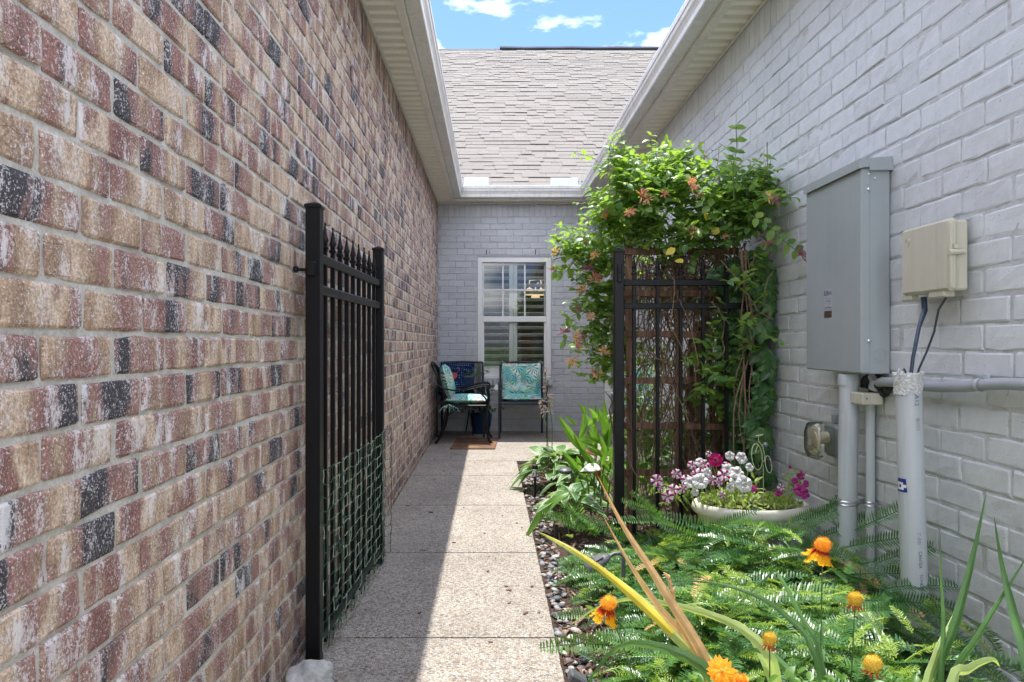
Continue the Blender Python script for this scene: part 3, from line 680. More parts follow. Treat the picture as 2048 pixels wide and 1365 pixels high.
rh = thing('painted_brick_house', 'rear wing of the grey painted brick house with a white window, closing the path', 'house', (.4, YB, 0))
WX0, WX1, WZ0, WZ1 = -.172, .748, .640, 2.148       # window opening
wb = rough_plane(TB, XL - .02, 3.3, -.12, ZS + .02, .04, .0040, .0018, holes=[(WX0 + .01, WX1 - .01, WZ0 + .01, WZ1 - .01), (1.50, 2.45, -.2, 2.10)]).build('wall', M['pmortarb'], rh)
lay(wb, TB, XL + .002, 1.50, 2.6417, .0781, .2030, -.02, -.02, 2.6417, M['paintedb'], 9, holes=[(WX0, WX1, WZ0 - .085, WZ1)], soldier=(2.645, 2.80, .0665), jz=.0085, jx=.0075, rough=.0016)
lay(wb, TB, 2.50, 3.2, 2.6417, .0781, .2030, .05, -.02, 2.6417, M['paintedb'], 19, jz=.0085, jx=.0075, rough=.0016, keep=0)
m = MB()
for x0, x1, z0, z1 in ((XL - .3, WX0, -.1, 2.9), (WX1, 1.50, -.1, 2.9), (WX0, WX1, WZ1, 2.9), (WX0, WX1, -.1, WZ0 - .01), (2.45, 3.4, -.1, 2.9), (1.5, 2.45, 2.1, 2.9)):
    m.box(((x0 + x1) / 2, YB + .075, (z0 + z1) / 2), (x1 - x0, .12, z1 - z0))
m.box((3.3, 7.4, 1.35), (.12, 2.5, 2.95)); m.build('core', M['pmortarb'], rh)
for px in (973, 1071):
    q = P(px, 504.5, YB); m = MB(); m.box((q.x, YB - .0005, q.z), (.010, .006, .062)); m.build('weep_slot', M['dark'], rh)
m = MB()                                             # rowlock sill, one brick after another
u = WX0 - .01
while u < WX1 - .02:
    m.box((u + .034, YB - .012, WZ0 - .040), (.062, .085, .072), bev=.006); u += .0672
m.build('sill', M['paintedb'], rh)
# eave at the back
m = MB(); m.box((.37, YB - .085, ZS + .004), (FR - FX + .2, .17, .006)); m.build('soffit_panel', M['trim'], rh)
m = MB(); m.box((.37, YB - .178, ZS + .014), (FR - FX - .004, .022, .045), bev=.003); m.box((.37, YB - .164, ZS + .09), (FR - FX, .012, .15)); m.build('fascia', M['trim'], rh)
m = MB(); m.box((.40, YB - .02, ZS - .010), (2.1, .034, .020), bev=.003); m.build('frieze', M['trim'], rh)
m = MB()
x = XL + .08
while x < 1.15: m.lathe([(.0001, -.002), (.0055, -.0015), (.006, .002)], (0, 0, 0), 8, M=Matrix.Translation((x, YB - .0385, ZS - .008)) @ Matrix.Rotation(math.pi / 2, 4, 'X')); x += .0845
tag(m.build('soffit_nail', M['black'], rh), kind='stuff')
GB = [(YB - .17 - (x - FX), z) for x, z in GL]
m = profile_run([(p[0], p[1]) for p in GB], lambda y, z: (FX + (8.49 - y), y, z), lambda y, z: (FR - (8.49 - y), y, z)); m.build('gutter', M['gutter'], rh)
# splash guards in the valley corners
for nm, x0, x1, ang in (('splash_guard', -.322, -.03, 0), ('splash_guard', .712, 1.04, 0)):
    m = MB(); m.box(((x0 + x1) / 2, 8.385, 3.005), (x1 - x0, .0025, .115), bev=.001); m.box((x0 + .02, 8.385, 2.99), (.004, .012, .04)); m.box((x1 - .02, 8.385, 2.99), (.004, .012, .04)); m.build(nm, M['sheet'], rh)
m = MB(); m.prism([(0, 0), (.10, 0), (.02, .13)], 0, .003, M=Matrix.Translation((1.048, 8.37, 2.975)) @ Matrix.Rotation(math.radians(60), 4, 'Z') @ Matrix.Rotation(math.pi / 2, 4, 'X')); m.build('splash_guard', M['sheet'], rh)
# roof of single shingles
RY, RZ = 8.43, 2.965
ca, sa = math.cos(math.radians(33.7)), math.sin(math.radians(33.7)); RLN = 8.02
rf = MB(); rf.add([(-2.2, RY + .03, RZ + .0), (4.2, RY + .03, RZ + .0), (4.2, RY + .03 + RLN * ca, RZ + RLN * sa), (-2.2, RY + .03 + RLN * ca, RZ + RLN * sa)], [(0, 1, 2, 3)])
rf = rf.build('roof', M['shingle'], rh)
sh = []
for k in range(6):
    m = MB(); L = [.14, .18, .22, .26, .30, .17][k]; m.box((L / 2, .10, 0), (L - .002, .20, .005), a=0); sh.append((m, L))
pl = []; EXP = .1435; tilt = Matrix.Rotation(math.radians(33.7), 4, 'X')
for k in range(int(RLN / EXP)):
    x = -2.1 + random.random() * .3; wav = noise.noise(Vector((k * .3, 0, 0))) * .01
    while x < 4.0:
        vi = random.randrange(6); L = sh[vi][1]; s = k * EXP
        lift = .0155 if random.random() < .38 else .008
        p = Vector((x, RY + s * ca, RZ + s * sa + lift + .006 * noise.noise(Vector((x * 1.3, k * .7, 5)))))
        yy = RY + s * ca; xl = CX + x / yy * F
        lim_l = -1.5; lim_r = 3.9
        if lim_l < x < lim_r:
            pl.append((Matrix.Translation(p) @ Matrix.Rotation(math.radians(33.7 - 2.0 + random.gauss(0, .08)), 4, 'X'), vi))
        x += L
scatter('shingle', [a for a, b in sh], pl, M['shingle'], rf, 300, rest='shingle_mass')
ytop, ztop = RY + RLN * ca, RZ + RLN * sa
m = MB(); pts = [(x, ytop + .03, ztop + .035 + .012 * noise.noise(Vector((x * 2.0, 0, 0)))) for x in np.linspace(.19, 4.2, 40)]
m.tube(pts, .055, 6, flat=.9); m.build('ridge_vent', M['ridge'], rh)
m = MB(); pts = [(x, ytop + .02, ztop - .01 + .015 * noise.noise(Vector((x * 2.5, 1, 0)))) for x in np.linspace(-2.1, .19, 24)]
m.tube(pts, .04, 6); m.build('ridge_cap', M['shingle'], rh)
# back slope, so that the roof has another side
m = MB(); m.add([(-2.2, ytop + .03, ztop - .01), (4.2, ytop + .03, ztop - .01), (4.2, ytop + 5, ztop - 3.3), (-2.2, ytop + 5, ztop - 3.3)], [(0, 1, 2, 3)]); m.build('rear_slope', M['shingle'], rh)
# window ---------------------------------------------------------------
win = bpy.data.objects.new('window', None)
fr = MB(); yw = YB + .030; fw = .060
fr.box(((WX0 + WX1) / 2, yw, WZ1 - fw / 2 - .004), (WX1 - WX0 - .012, .06, fw), bev=.004); fr.box(((WX0 + WX1) / 2, yw, WZ0 + .024), (WX1 - WX0 - .012, .07, .040), bev=.004)
fr.box((WX0 + .006 + fw / 2, yw + .001, (WZ0 + WZ1) / 2), (fw, .058, WZ1 - WZ0 - .1), bev=.004); fr.box((WX1 - .006 - fw / 2, yw + .001, (WZ0 + WZ1) / 2), (fw, .058, WZ1 - WZ0 - .1), bev=.004)
win = fr.build('window', M['vinyl'], rh)
ix0, ix1, iz0, iz1 = WX0 + .066, WX1 - .066, WZ0 + .044, WZ1 - .054
mz = HC - (638.5 - CY) / F * YB
m = MB(); m.box(((ix0 + ix1) / 2, yw + .002, mz), (ix1 - ix0, .05, .070), bev=.004)
m.box((ix0 + .011, yw + .012, (iz0 + mz) / 2), (.022, .03, mz - iz0 - .06), bev=.003); m.box((ix1 - .011, yw + .012, (iz0 + mz) / 2), (.022, .03, mz - iz0 - .06), bev=.003)
m.box(((ix0 + ix1) / 2, yw + .012, iz0 + .014), (ix1 - ix0 - .046, .03, .028), bev=.003)
m.build('sash', M['vinyl'], win)
for x in (HC * 0 + (1006 - CX) / F * YB, (1050 - CX) / F * YB):
    m = MB(); m.box((x, yw + .016, (mz + iz1) / 2 + .02), (.018, .008, iz1 - mz - .04)); m.build('muntin', M['vinyl'], win)
zz = HC - (579.5 - CY) / F * YB
m = MB(); m.box(((ix0 + ix1) / 2, yw + .0165, zz), (ix1 - ix0, .009, .018)); m.build('muntin', M['vinyl'], win)
for z0, z1, yo in ((iz0, mz - .03, .012), (mz + .03, iz1, .022)):
    m = MB(); m.add([(ix0, yw + yo, z0), (ix1, yw + yo, z0), (ix1, yw + yo, z1), (ix0, yw + yo, z1)], [(0, 1, 2, 3)]); m.build('pane', M['glass'], win)
# plantation shutters behind the glass
ys = yw + .095; cxs = (1027 - CX) / F * YB
m = MB()
for x, wd in ((ix0 - .005, .05), (cxs - .026, .05), (cxs + .026, .05), (ix1 + .005, .05)): m.box((x, ys, (iz0 + iz1) / 2), (wd, .028, iz1 - iz0 + .06), bev=.004)
m.box((cxs, ys + .001, iz0 + .05), (ix1 - ix0 + .05, .027, .13), bev=.004); m.box((cxs, ys + .001, iz1 - .01), (ix1 - ix0 + .05, .027, .05), bev=.004)
m.build('shutter_frame', M['vinyl'], win)
z = iz0 + .15
while z < iz1 - .05:
    for x0, x1 in ((ix0 + .022, cxs - .054), (cxs + .054, ix1 - .022)):
        m = MB(); m.box(((x0 + x1) / 2, ys, z), (x1 - x0, .074, .009), Matrix.Rotation(math.radians(-26), 3, 'X'), bev=.003); m.build('louver', M['vinyl'], win)
    z += .0885
# the room behind
m = MB(); m.add([(-1.6, 8.85, .02), (2.6, 8.85, .02), (2.6, 12.5, .02), (-1.6, 12.5, .02), (-1.6, 8.85, 2.7), (2.6, 8.85, 2.7), (2.6, 12.5, 2.7), (-1.6, 12.5, 2.7)],
                [(0, 1, 2, 3), (7, 6, 5, 4), (2, 6, 7, 3), (1, 5, 6, 2), (0, 3, 7, 4)]); m.build('room', M['room'], rh)
for k, (px, py, Yl) in enumerate(((1059, 583, 10.3), (1082, 584, 10.9), (1098, 583, 10.3), (1071, 592, 10.6))):
    p = P(px, py, Yl); m = MB(); m.lathe([(.02, .05), (.05, .03), (.075, -.05), (.07, -.055), (.015, .035)], p, 16); m.tube([p + Vector((0, 0, .04)), p + Vector((0, 0, .16)), Vector((.72, 10.6, p.z + .2))], .008, 6)
    m.build('chandelier_shade', M['lamp'], rh, smooth=True)
p = P(1014, 547, 11.5); m = MB(); m.lathe([(.09, .02), (.10, 0), (.001, -.004)], (p.x, 11.2, 2.69), 16); m.build('recessed_light', M['lamp'], rh)
for k in range(5):
    m = MB(); m.box((-.5 + k * .28, 12.3, .9 + .2 * (k % 2)), (.2, .18, .5 + .3 * (k % 3))); m.build('bookcase_box', [M['brown'], M['rusty'], M['dark']][k % 3], rh)
# door at the right of the rear wall, in the alcove
m = MB(); m.box((1.56, YB + .02, 1.04), (.09, .10, 2.12), bev=.006); m.box((2.42, YB + .02, 1.04), (.09, .10, 2.12), bev=.006); m.box((1.99, YB + .02, 2.145), (.95, .10, .09), bev=.006)
m.box((1.99, YB + .05, 1.05), (.78, .04, 2.08), bev=.004)
for zc, hh in ((.45, .5), (1.35, .95)):
    m.box((1.99, YB + .026, zc), (.56, .012, hh), bev=.004)
dr = m.build('door', M['vinyl'], rh)
m = MB(); m.lathe([(.012, 0), (.012, .03), (.028, .04), (.028, .06), (.0001, .065)], (0, 0, 0), 14, M=Matrix.Translation((1.66, YB + .02, 1.0)) @ Matrix.Rotation(math.pi / 2, 4, 'X')); m.build('door_knob', M['steel'], dr, smooth=True)
# downspout right of the window
m = MB(); m.box(((1216 - CX) / F * 8.60, 8.605, 1.41), (.07, .055, 2.70), bev=.01)
for z in (.5, 1.5, 2.5): m.box(((1216 - CX) / F * 8.60, 8.603, z), (.082, .066, .03), bev=.006)
m.build('downspout', M['vinyl'], rh)
# ------------------------------------------------------------------ open gate leaf at the left, with its net
def spear(m, x, y, z):
    """cast spear finial with collar on a picket top at (x, y, z)"""
    m.box((x, y, z + .006), (.025, .025, .014), bev=.003); m.box((x, y, z + .020), (.017, .017, .014), bev=.002)
    m.lathe([(.0095, .026), (.013, .034), (.0095, .045), (.0065, .060), (.0035, .078), (.0028, .086), (.0042, .089), (.0030, .094), (.0001, .096)], (x, y, z), 8)
def post(m, x, y, w_, h, z0=0.0):
    m.box((x, y, (z0 + h - .012) / 2), (w_, w_, h - .012 - z0), bev=.003)
def cap(x, y, w_, h):
    m = MB(); m.box((x, y, h - .010), (w_ + .008, w_ + .008, .014), bev=.003)
    a = w_ / 2; m.poly([(x - a, y - a, h - .003), (x + a, y - a, h - .003), (x + a, y + a, h - .003), (x - a, y + a, h - .003), (x, y, h + .008)], [(0, 1, 4), (1, 2, 4), (2, 3, 4), (3, 0, 4)]); return m
gt = thing('metal_gate', 'black metal garden gate with spear tops, standing open along the old brick wall', 'gate', (-.595, 2.36, 0))
G0, G1 = Vector((-.595, 2.360, 0)), Vector((-.552, 3.435, 0)); gd = (G1 - G0).normalized(); GR_ = Matrix.Rotation(math.atan2(-gd.x, gd.y), 3, 'Z')
for q, z0 in ((G0, .004), (G1, .004)):
    m = MB(); m.box((q.x, q.y, (z0 + 1.535) / 2), (.049, .049, 1.535 - z0), GR_, bev=.003); o = m.build('post', M['black'], gt)
    cap(q.x, q.y, .049, 1.547).build('post_cap', M['black'], o)
for z in (1.370, 1.262, .066):
    c = (G0 + G1) / 2; m = MB(); m.box((c.x, c.y, z), (.030, (G1 - G0).length - .05, .031), GR_, bev=.003)
    for q in (G0, G1):
        e = q + gd * (.031 if q is G0 else -.031); m.box((e.x, e.y, z), (.036, .014, .037), GR_, bev=.002)
    m.build('rail', M['black'], gt)
for k in range(9):
    t = .1275 + .1048 * k; q = G0 + gd * t; m = MB(); m.box((q.x, q.y, (1.412 + .018) / 2), (.0165, .0165, 1.412 - .018), GR_, bev=.002); o = m.build('picket', M['black'], gt)
    m = MB(); spear(m, q.x, q.y, 1.410); m.build('finial', M['black'], o, smooth=True)
m = MB(); zl = HC + (688 - 539) * 2.34 / F
m.tube([(-.612, 2.345, zl - .002), (-.650, 2.34, zl)], .0055, 8); m.lathe([(.0001, -.012), (.008, -.009), (.0105, 0), (.008, .009), (.0001, .012)], (-.652, 2.34, zl), 10); m.box((-.598, 2.345, zl), (.03, .05, .05), bev=.004)
m.build('latch', M['black'], gt, smooth=True)
m = MB()
for z in (1.36, .3): m.box((-.566, 3.47, z), (.03, .05, .06), bev=.004); m.lathe([(.008, -.04), (.008, .04)], (-.56, 3.47, z), 8)
m.build('hinge', M['black'], gt)
# plastic net tied to the gate
nu, nv = 18, 13; ln = (G1 - G0).length; pts = {}
for i in range(nu + 1):
    for j in range(nv + 1):
        u = -.02 + (ln + .040 + .02) * i / nu; v = .045 + (.612) * j / nv
        q = G0 + gd * u; wob = noise.noise(Vector((i * .45, j * .35, 1))); sag = .012 * math.sin(j * .9 + i * .3)
        x = q.x + .034 + .012 * abs(wob) + (.018 if i == nu else 0)
        pts[i, j] = Vector((x, q.y + .010 * noise.noise(Vector((i * .6, j * .5, 7))), v + .010 * noise.noise(Vector((i * .5, j * .6, 4))) - .012 * math.sin(math.pi * i / nu) + (.02 if j == nv else 0) * noise.noise(Vector((i, 0, 0)))))
net = MB(); netp = MB()  # netp: strands coloured pale to paint in the highlights on the green plastic
def strand(a, b, r, mb, k=3, sagd=.0):
    c = (a + b) / 2 + Vector((random.gauss(0, .002), random.gauss(0, .002), -sagd + random.gauss(0, .002)))
    mb.tube([a, a.lerp(c, .6), c, c.lerp(b, .4), b], [r * 1.5, r, r * .85, r, r * 1.5], 4, cap=False)
for (i, j), p in pts.items():
    if i < nu: strand(p, pts[i + 1, j], .0013, netp if (i + j * 3) % 3 and 1 < i < nu - 1 else net, sagd=.006)
    if j < nv: strand(p, pts[i, j + 1], .0014, net if (i * 7 + j) % 4 or i >= nu - 1 else netp)
    if random.random() < .75: net.lathe([(.0001, -.003), (.0034, -.001), (.0034, .001), (.0001, .003)], p, 5)
for (u, v) in ((.17, .60), (.16, .52), (.30, .58), (.33, .50), (.20, .44), (.13, .36), (.12, .18), (.12, .28), (.14, .10), (.62, .63)):   # bunched knots and ties
    q = G0 + gd * u + Vector((.052, 0, v))
    for k in range(7):
        d = Vector((random.gauss(0, .4), random.gauss(0, 1), random.gauss(0, 1))).normalized() * random.uniform(.010, .026); net.tube([q, q + d * .5, q + d], [.0035, .0022, .001], 4)
pk = thing('garden_netting', 'green plastic garden netting tied over the lower half of the open black gate', 'netting', (G0.x + .03, G0.y, 0))
net.build('green_strands', M['net'], pk)['kind'] = 'stuff'; netp.build('highlight_strands', M['netp'], pk)['kind'] = 'stuff'

# ------------------------------------------------------------------ fence panel at the right
fn = thing('metal_fence', 'black metal fence panel with spear tops between the bed post and the grey wall', 'fence', (.637, 3.5, 0))
FYY = 3.50
for x, h in ((.6375, 1.547), (1.300, 1.50)):
    m = MB(); post(m, x, FYY, .049, h, -.05); o = m.build('post', M['black'], fn); cap(x, FYY, .049, h).build('post_cap', M['black'], o)
for z, x1 in ((1.381, 1.28), (1.264, 1.28), (.09, 1.28)):
    m = MB(); m.box(((.662 + x1) / 2, FYY, z), (x1 - .662, .028, .031), bev=.003); m.build('rail', M['black'], fn)
for px in (1268, 1315, 1361, 1406, 1453):
    x = (px - CX) / F * FYY; m = MB(); m.box((x, FYY, (1.425 - .03) / 2), (.0175, .0175, 1.455), bev=.002); o = m.build('picket', M['black'], fn)
    m = MB(); spear(m, x, FYY, 1.422); m.build('finial', M['black'], o, smooth=True)
m = MB(); m.box((.6375, 3.470, HC + .10 * 1 + .25), (.022, .012, .09), bev=.003); m.box((.640, 3.466, HC + .36), (.012, .012, .02), bev=.002); m.build('gate_catch', M['black'], fn)

# ------------------------------------------------------------------ lattice behind the fence
lt = thing('wooden_lattice', 'brown weathered wooden lattice behind the black fence, overgrown by the honeysuckle', 'trellis', (1.0, 3.68, 0))
TY = 3.68
for px, top in ((1260, 1.62), (1357, 1.60), (1450, 1.56)):
    x = (px - CX) / F * TY; m = MB(); m.box((x, TY, (top - .05) / 2), (.036, .018, top + .05), Matrix.Rotation(random.gauss(0, .01), 3, 'Y'), bev=.002); m.build('lattice_slat', M['wood'], lt)
for z in (1.56, 1.34, 1.125, .885, .645, .40, .16):
    m = MB(); m.box((.985, TY - .017, z), (.62, .016, .034), Matrix.Rotation(random.gauss(0, .012), 3, 'Y'), bev=.002); m.build('lattice_slat', M['wood'], lt)
for px, ya, zt in ((1384, 3.86, 1.1), (1397, 3.9, 1.2), (1425, 3.84, 1.35), (1440, 3.95, 1.0), (1372, 4.05, .95)):
    x = (px - CX) / F * ya; m = MB(); m.box((x, ya, (zt - .05) / 2), (.03, .016, zt + .05), Matrix.Rotation(random.gauss(0, .05), 3, 'Y'), bev=.002); m.build('lattice_slat', M['wood'], lt)
m = MB(); m.box((1.10, 3.83, .83), (.13, .016, .03), Matrix.Rotation(.25, 3, 'Y'), bev=.002); m.build('lattice_slat', M['wood'], lt)

# ------------------------------------------------------------------ leaves
def leaf(L, Wd, seg=5, fold=.25, curl=.2, cols=2, tip=1.0, edge=0.0, wav=0.0, base=0.0, shape=None):
    """blade along +Y, upper side +Z"""
    m = MB(); vs = []; fs = []; at = []
    us = np.linspace(-1, 1, cols * 2 + 1)
    for i in range(seg + 1):
        t = i / seg
        w_ = (shape(t) if shape else (math.sin(math.pi * min(1, t * .96 + .04)) ** .75) * (1 - .25 * t)) * Wd / 2
        if i == 0: w_ = max(w_, .0008)
        for u in us:
            x = u * w_; z = abs(u) * w_ * fold - curl * L * t * t + wav * Wd * math.sin(t * 9 + u * 2) * abs(u); vs.append((x, L * t, z))
    n = len(us)
    for i in range(seg):
        for k in range(n - 1):
            fs.append((i * n + k, i * n + k + 1, (i + 1) * n + k + 1, (i + 1) * n + k)); at.append(edge if (k == 0 or k == n - 2) else 0.0)
    m.add(vs, fs, at if edge else 0.0); return m

def rdir(el=0.0, spread=.5):
    a = random.uniform(0, 2 * math.pi); e = el + random.gauss(0, spread); return Vector((math.cos(a) * math.cos(e), math.sin(a) * math.cos(e), math.sin(e)))
LIM = XR - .03
def blob(px, py, Y, rx, ry, rz):
    while True:
        a = Vector((random.uniform(-1, 1), random.uniform(-1, 1), random.uniform(-1, 1)))
        if a.length > 1: continue
        y = Y + a.y * rz; p = P(px + a.x * rx, py + a.z * ry, y)
        if p.x < LIM: return p
        rx *= .97; px -= 1

# honeysuckle: leaves in pairs along twigs
hs = thing('honeysuckle_vine', 'honeysuckle in bloom sprawling over the top of the lattice and black fence', 'vine', (1.0, 3.7, 0))
lv = [leaf(.050, .034, 4, .2, .12), leaf(.044, .034, 4, .35, .2), leaf(.057, .036, 4, .1, .25), leaf(.038, .027, 4, .4, .05), leaf(.053, .042, 4, .25, .3)]
blobs = [(1300, 395, 3.72, 95, 62, .22, 62), (1395, 385, 3.66, 95, 55, .22, 52), (1475, 420, 3.50, 70, 55, .16, 34), (1250, 350, 3.75, 38, 40, .12, 14), (1350, 330, 3.7, 80, 18, .12, 14), (1440, 455, 3.55, 100, 30, .14, 26),
         (1240, 445, 3.85, 55, 55, .2, 34), (1185, 500, 4.0, 62, 38, .18, 30), (1205, 560, 4.0, 38, 52, .16, 26), (1218, 640, 3.95, 30, 60, .14, 22), (1185, 640, 4.0, 40, 55, .12, 8), (1215, 720, 3.9, 25, 45, .12, 10), (1160, 510, 4.05, 40, 45, .1, 8),
         (1500, 372, 3.35, 32, 28, .10, 10), (1545, 400, 3.25, 20, 20, .08, 7), (1180, 710, 4.0, 20, 12, .08, 2), (1290, 450, 3.8, 70, 30, .15, 16), (1340, 580, 4.05, 90, 90, .1, 26), (1330, 760, 4.1, 90, 110, .1, 20), (1300, 480, 3.62, 60, 22, .06, 14), (1400, 490, 3.6, 60, 24, .06, 12), (1300, 860, 4.0, 60, 60, .12, 14), (1400, 880, 4.0, 60, 50, .12, 12), (1445, 800, 3.56, 30, 60, .03, 7), (1500, 620, 3.36, 45, 120, .04, 9), (1430, 760, 3.50, 40, 40, .04, 8), (1425, 690, 3.56, 40, 40, .03, 6), (1455, 620, 3.58, 25, 50, .03, 5), (1240, 620, 3.85, 22, 90, .1, 16), (1232, 720, 3.85, 18, 40, .1, 8), (1225, 330, 3.75, 30, 25, .1, 6)]
pl = []; tw = MB(); tips = []
for (px, py, Y, rx, ry, rz, n) in blobs:
    for _ in range(int(n * 1.9)):
        p = blob(px, py, Y, rx, ry, rz); d = rdir(.35, .5); d.y -= .25; d.normalize(); L = random.uniform(.08, .19); nn = random.randint(3, 5); cur = p.copy(); pt = [cur.copy()]
        for k in range(nn):
            cur = cur + d * (L / nn); d = (d + Vector((random.gauss(0, .18), random.gauss(0, .18), random.gauss(-.05, .15)))).normalized()
            if cur.x > LIM: d.x = -abs(d.x); cur.x = LIM
            pt.append(cur.copy()); s = 1.15 - .5 * k / nn; side = d.cross(Vector((random.gauss(0, .4), random.gauss(0, .4), 1))).normalized()
            for sg in (-1, 1):
                ld = (side * sg + d * .45 + Vector((0, 0, random.gauss(-.1, .25)))).normalized()
                pl.append((frame(cur, ld, (random.gauss(0, .35), -.35 + random.gauss(0, .35), 1), s=s * random.uniform(.75, 1.15)), random.randrange(5)))
        tips.append((cur.copy(), d.copy())); tw.tube(pt, [.0016] + [.0012] * (len(pt) - 1), 4, cap=False)
def trail(pxs, Y0, r=.0022, mat=None, leaves=1.0, s=1.0):
    q = [P(*a) if len(a) == 3 else P(a[0], a[1], Y0) for a in pxs]; out = []
    for i in range(len(q) - 1):
        for k in range(6): out.append(q[i].lerp(q[i + 1], k / 6))
    out.append(q[-1]); tw.tube(out, r, 5, cap=False)
    for i in range(2, len(out), 3):
        if random.random() > leaves: continue
        d = (out[i] - out[i - 1]).normalized(); side = d.cross(Vector((0, -1, .3))).normalized()
        for sg in (-1, 1): pl.append((frame(out[i], (side * sg + d * .35).normalized(), (0, -1, .6), s=s * random.uniform(.85, 1.15)), random.randrange(5)))
trail([(1468, 400), (1466, 330), (1474, 300), (1472, 250)], 3.25, s=.95)
trail([(1500, 430), (1535, 450), (1565, 480), (1597, 505)], 3.10, s=1.05)
trail([(1240, 420), (1245, 360), (1260, 325), (1240, 305)], 3.72); trail([(1370, 380), (1365, 340), (1375, 305)], 3.7); trail([(1220, 480), (1170, 500), (1130, 545), (1108, 542)], 4.0)
trail([(1215, 500), (1150, 480), (1125, 505)], 4.05); trail([(1215, 600), (1170, 620), (1130, 640)], 4.0, leaves=.6); trail([(1220, 650), (1160, 690), (1125, 680)], 4.0, leaves=.6); trail([(1470, 470), (1430, 420), (1400, 400)], 3.4)
scatter('leaf', lv, pl, M['vine'], hs, 300, smooth=True, rest='foliage')
tw.build('twig', M['gstem'], hs)['kind'] = 'stuff'
# climbing main stems and the dead tangle under the crown
tg = MB()
def wander(a, b, n=9, amp=.05, r=.003, droop=0.0, mb=tg):
    pts_ = []; ph = random.uniform(0, 50)
    for i in range(n + 1):
        t = i / n; p = a.lerp(b, t); e = math.sin(math.pi * t)
        p = p + Vector((noise.noise(Vector((t * 3, ph, 0))), .6 * noise.noise(Vector((t * 3, ph, 9))), noise.noise(Vector((t * 3, ph, 5))))) * amp * (.3 + e) * 2 + Vector((0, 0, -droop * e))
        p.x = min(p.x, LIM); pts_.append(p)
    mb.tube(pts_, r, 4, cap=False)
for k in range(420):      # dense nest between 460 and 640
    a = blob(1390, 545, 3.80, 125, 85, .16); b = a + Vector((random.gauss(0, .12), random.gauss(0, .06), random.gauss(-.05, .16))); wander(a, b, 7, .07, random.uniform(.0012, .003))
for k in range(110):      # hanging down through the lattice
    a = blob(1375, 560, 3.75, 135, 60, .12); b = Vector((a.x + random.gauss(0, .10), a.y + random.gauss(0, .05), random.uniform(.05, .95))); wander(a, b, 10, .08, random.uniform(.0012, .0032), .0)
for k in range(60):
    a = blob(1375, 870, 3.8, 140, 60, .12); b = a + Vector((random.gauss(0, .2), random.gauss(0, .06), random.gauss(0, .12))); wander(a, b, 7, .06, random.uniform(.001, .002))
for px, top in ((1270, 430), (1300, 420), (1340, 420), (1420, 430), (1460, 440), (1520, 330)):
    wander(P(px, 1040, 3.66), P(px + random.gauss(0, 40), top + 25, 3.86), 14, .11, .0042)
for a, b in (((1450, 535, 3.35), (1550, 640, 3.30)), ((1545, 545, 3.3), (1500, 700, 3.35)), ((1350, 560, 3.44), (1372, 760, 3.44)), ((1358, 600, 3.44), (1395, 790, 3.44)), ((1300, 700, 3.44), (1380, 850, 3.44)), ((1250, 900, 3.4), (1330, 1010, 3.4)), ((1290, 990, 3.4), (1360, 950, 3.4)), ((1425, 600, 3.42), (1450, 720, 3.42)), ((1500, 560, 3.36), (1440, 520, 3.4)), ((1480, 700, 3.36), (1540, 620, 3.33))):
    wander(P(*a), P(*b), 9, .04, .0022)
o = tg.build('dead_stem_tangle', M['stem'], hs); o['kind'] = 'stuff'
# blooms: whorls of narrow tubes
def bloom(n, L, seed):
    r = random.Random(seed); m = MB()
    for k in range(n):
        a = r.uniform(0, 2 * math.pi); e = r.uniform(-.2, 1.2); d = Vector((math.cos(a) * math.cos(e), math.sin(a) * math.cos(e), math.sin(e))); l = L * r.uniform(.7, 1.1)
        m.tube([(0, 0, 0), d * l * .6, d * l * .85 + Vector((0, 0, -.002))], [.0012, .0020, .0030], 5); tipd = d * l
        for q in range(3):
            b = r.uniform(0, 6.28); s_ = d.cross(Vector((math.cos(b), math.sin(b), .3))).normalized(); m.add([d * l * .82 + s_ * .002, d * l * .82 - s_ * .002, tipd + s_ * .0035 + d * .004 + Vector((0, 0, -.004))], [(0, 1, 2)])
    return m
bs = [bloom(22, .033, i) for i in range(5)]
bm = dict(c=M['coral'], p=M['peach'], k=M['pinkb']); bmesh_ = {(k, i): bs[i].mesh('bloom', bm[k]) for k in bm for i in range(5)}
fl = [(1283, 392, 3.45, 'c', 1.3), (1296, 398, 3.45, 'p', 1.0), (1330, 388, 3.45, 'c', .8), (1381, 372, 3.42, 'c', 1.25), (1385, 467, 3.42, 'p', 1.3), (1378, 460, 3.42, 'k', .8), (1400, 392, 3.42, 'k', .7), (1262, 425, 3.5, 'c', 1.0), (1216, 432, 3.75, 'p', 1.2), (1213, 428, 3.75, 'c', .9),
      (1110, 505, 3.95, 'p', 1.0), (1192, 512, 3.8, 'p', 1.2), (1168, 482, 3.85, 'k', .8), (1175, 540, 3.85, 'k', 1.1), (1188, 556, 3.85, 'c', 1.3), (1200, 568, 3.85, 'p', .9), (1165, 580, 3.9, 'p', 1.1), (1157, 620, 3.9, 'k', .9), (1183, 635, 3.85, 'p', 1.0), (1128, 665, 3.95, 'k', 1.1), (1150, 675, 3.9, 'p', 1.3), (1165, 672, 3.9, 'k', 1.1),
      (1153, 694, 3.9, 'c', 1.2), (1147, 723, 3.9, 'p', 1.2), (1208, 706, 3.8, 'p', 1.3), (1200, 750, 3.85, 'p', 1.3), (1190, 745, 3.85, 'c', .8), (1546, 400, 3.15, 'k', .9), (1535, 396, 3.15, 'p', .8), (1534, 488, 3.2, 'k', 1.0), (1602, 511, 3.05, 'k', 1.0), (1103, 540, 3.95, 'c', .7), (1410, 315, 3.6, 'k', .4), (1287, 322, 3.6, 'k', .4), (1452, 475, 3.4, 'c', .6)]
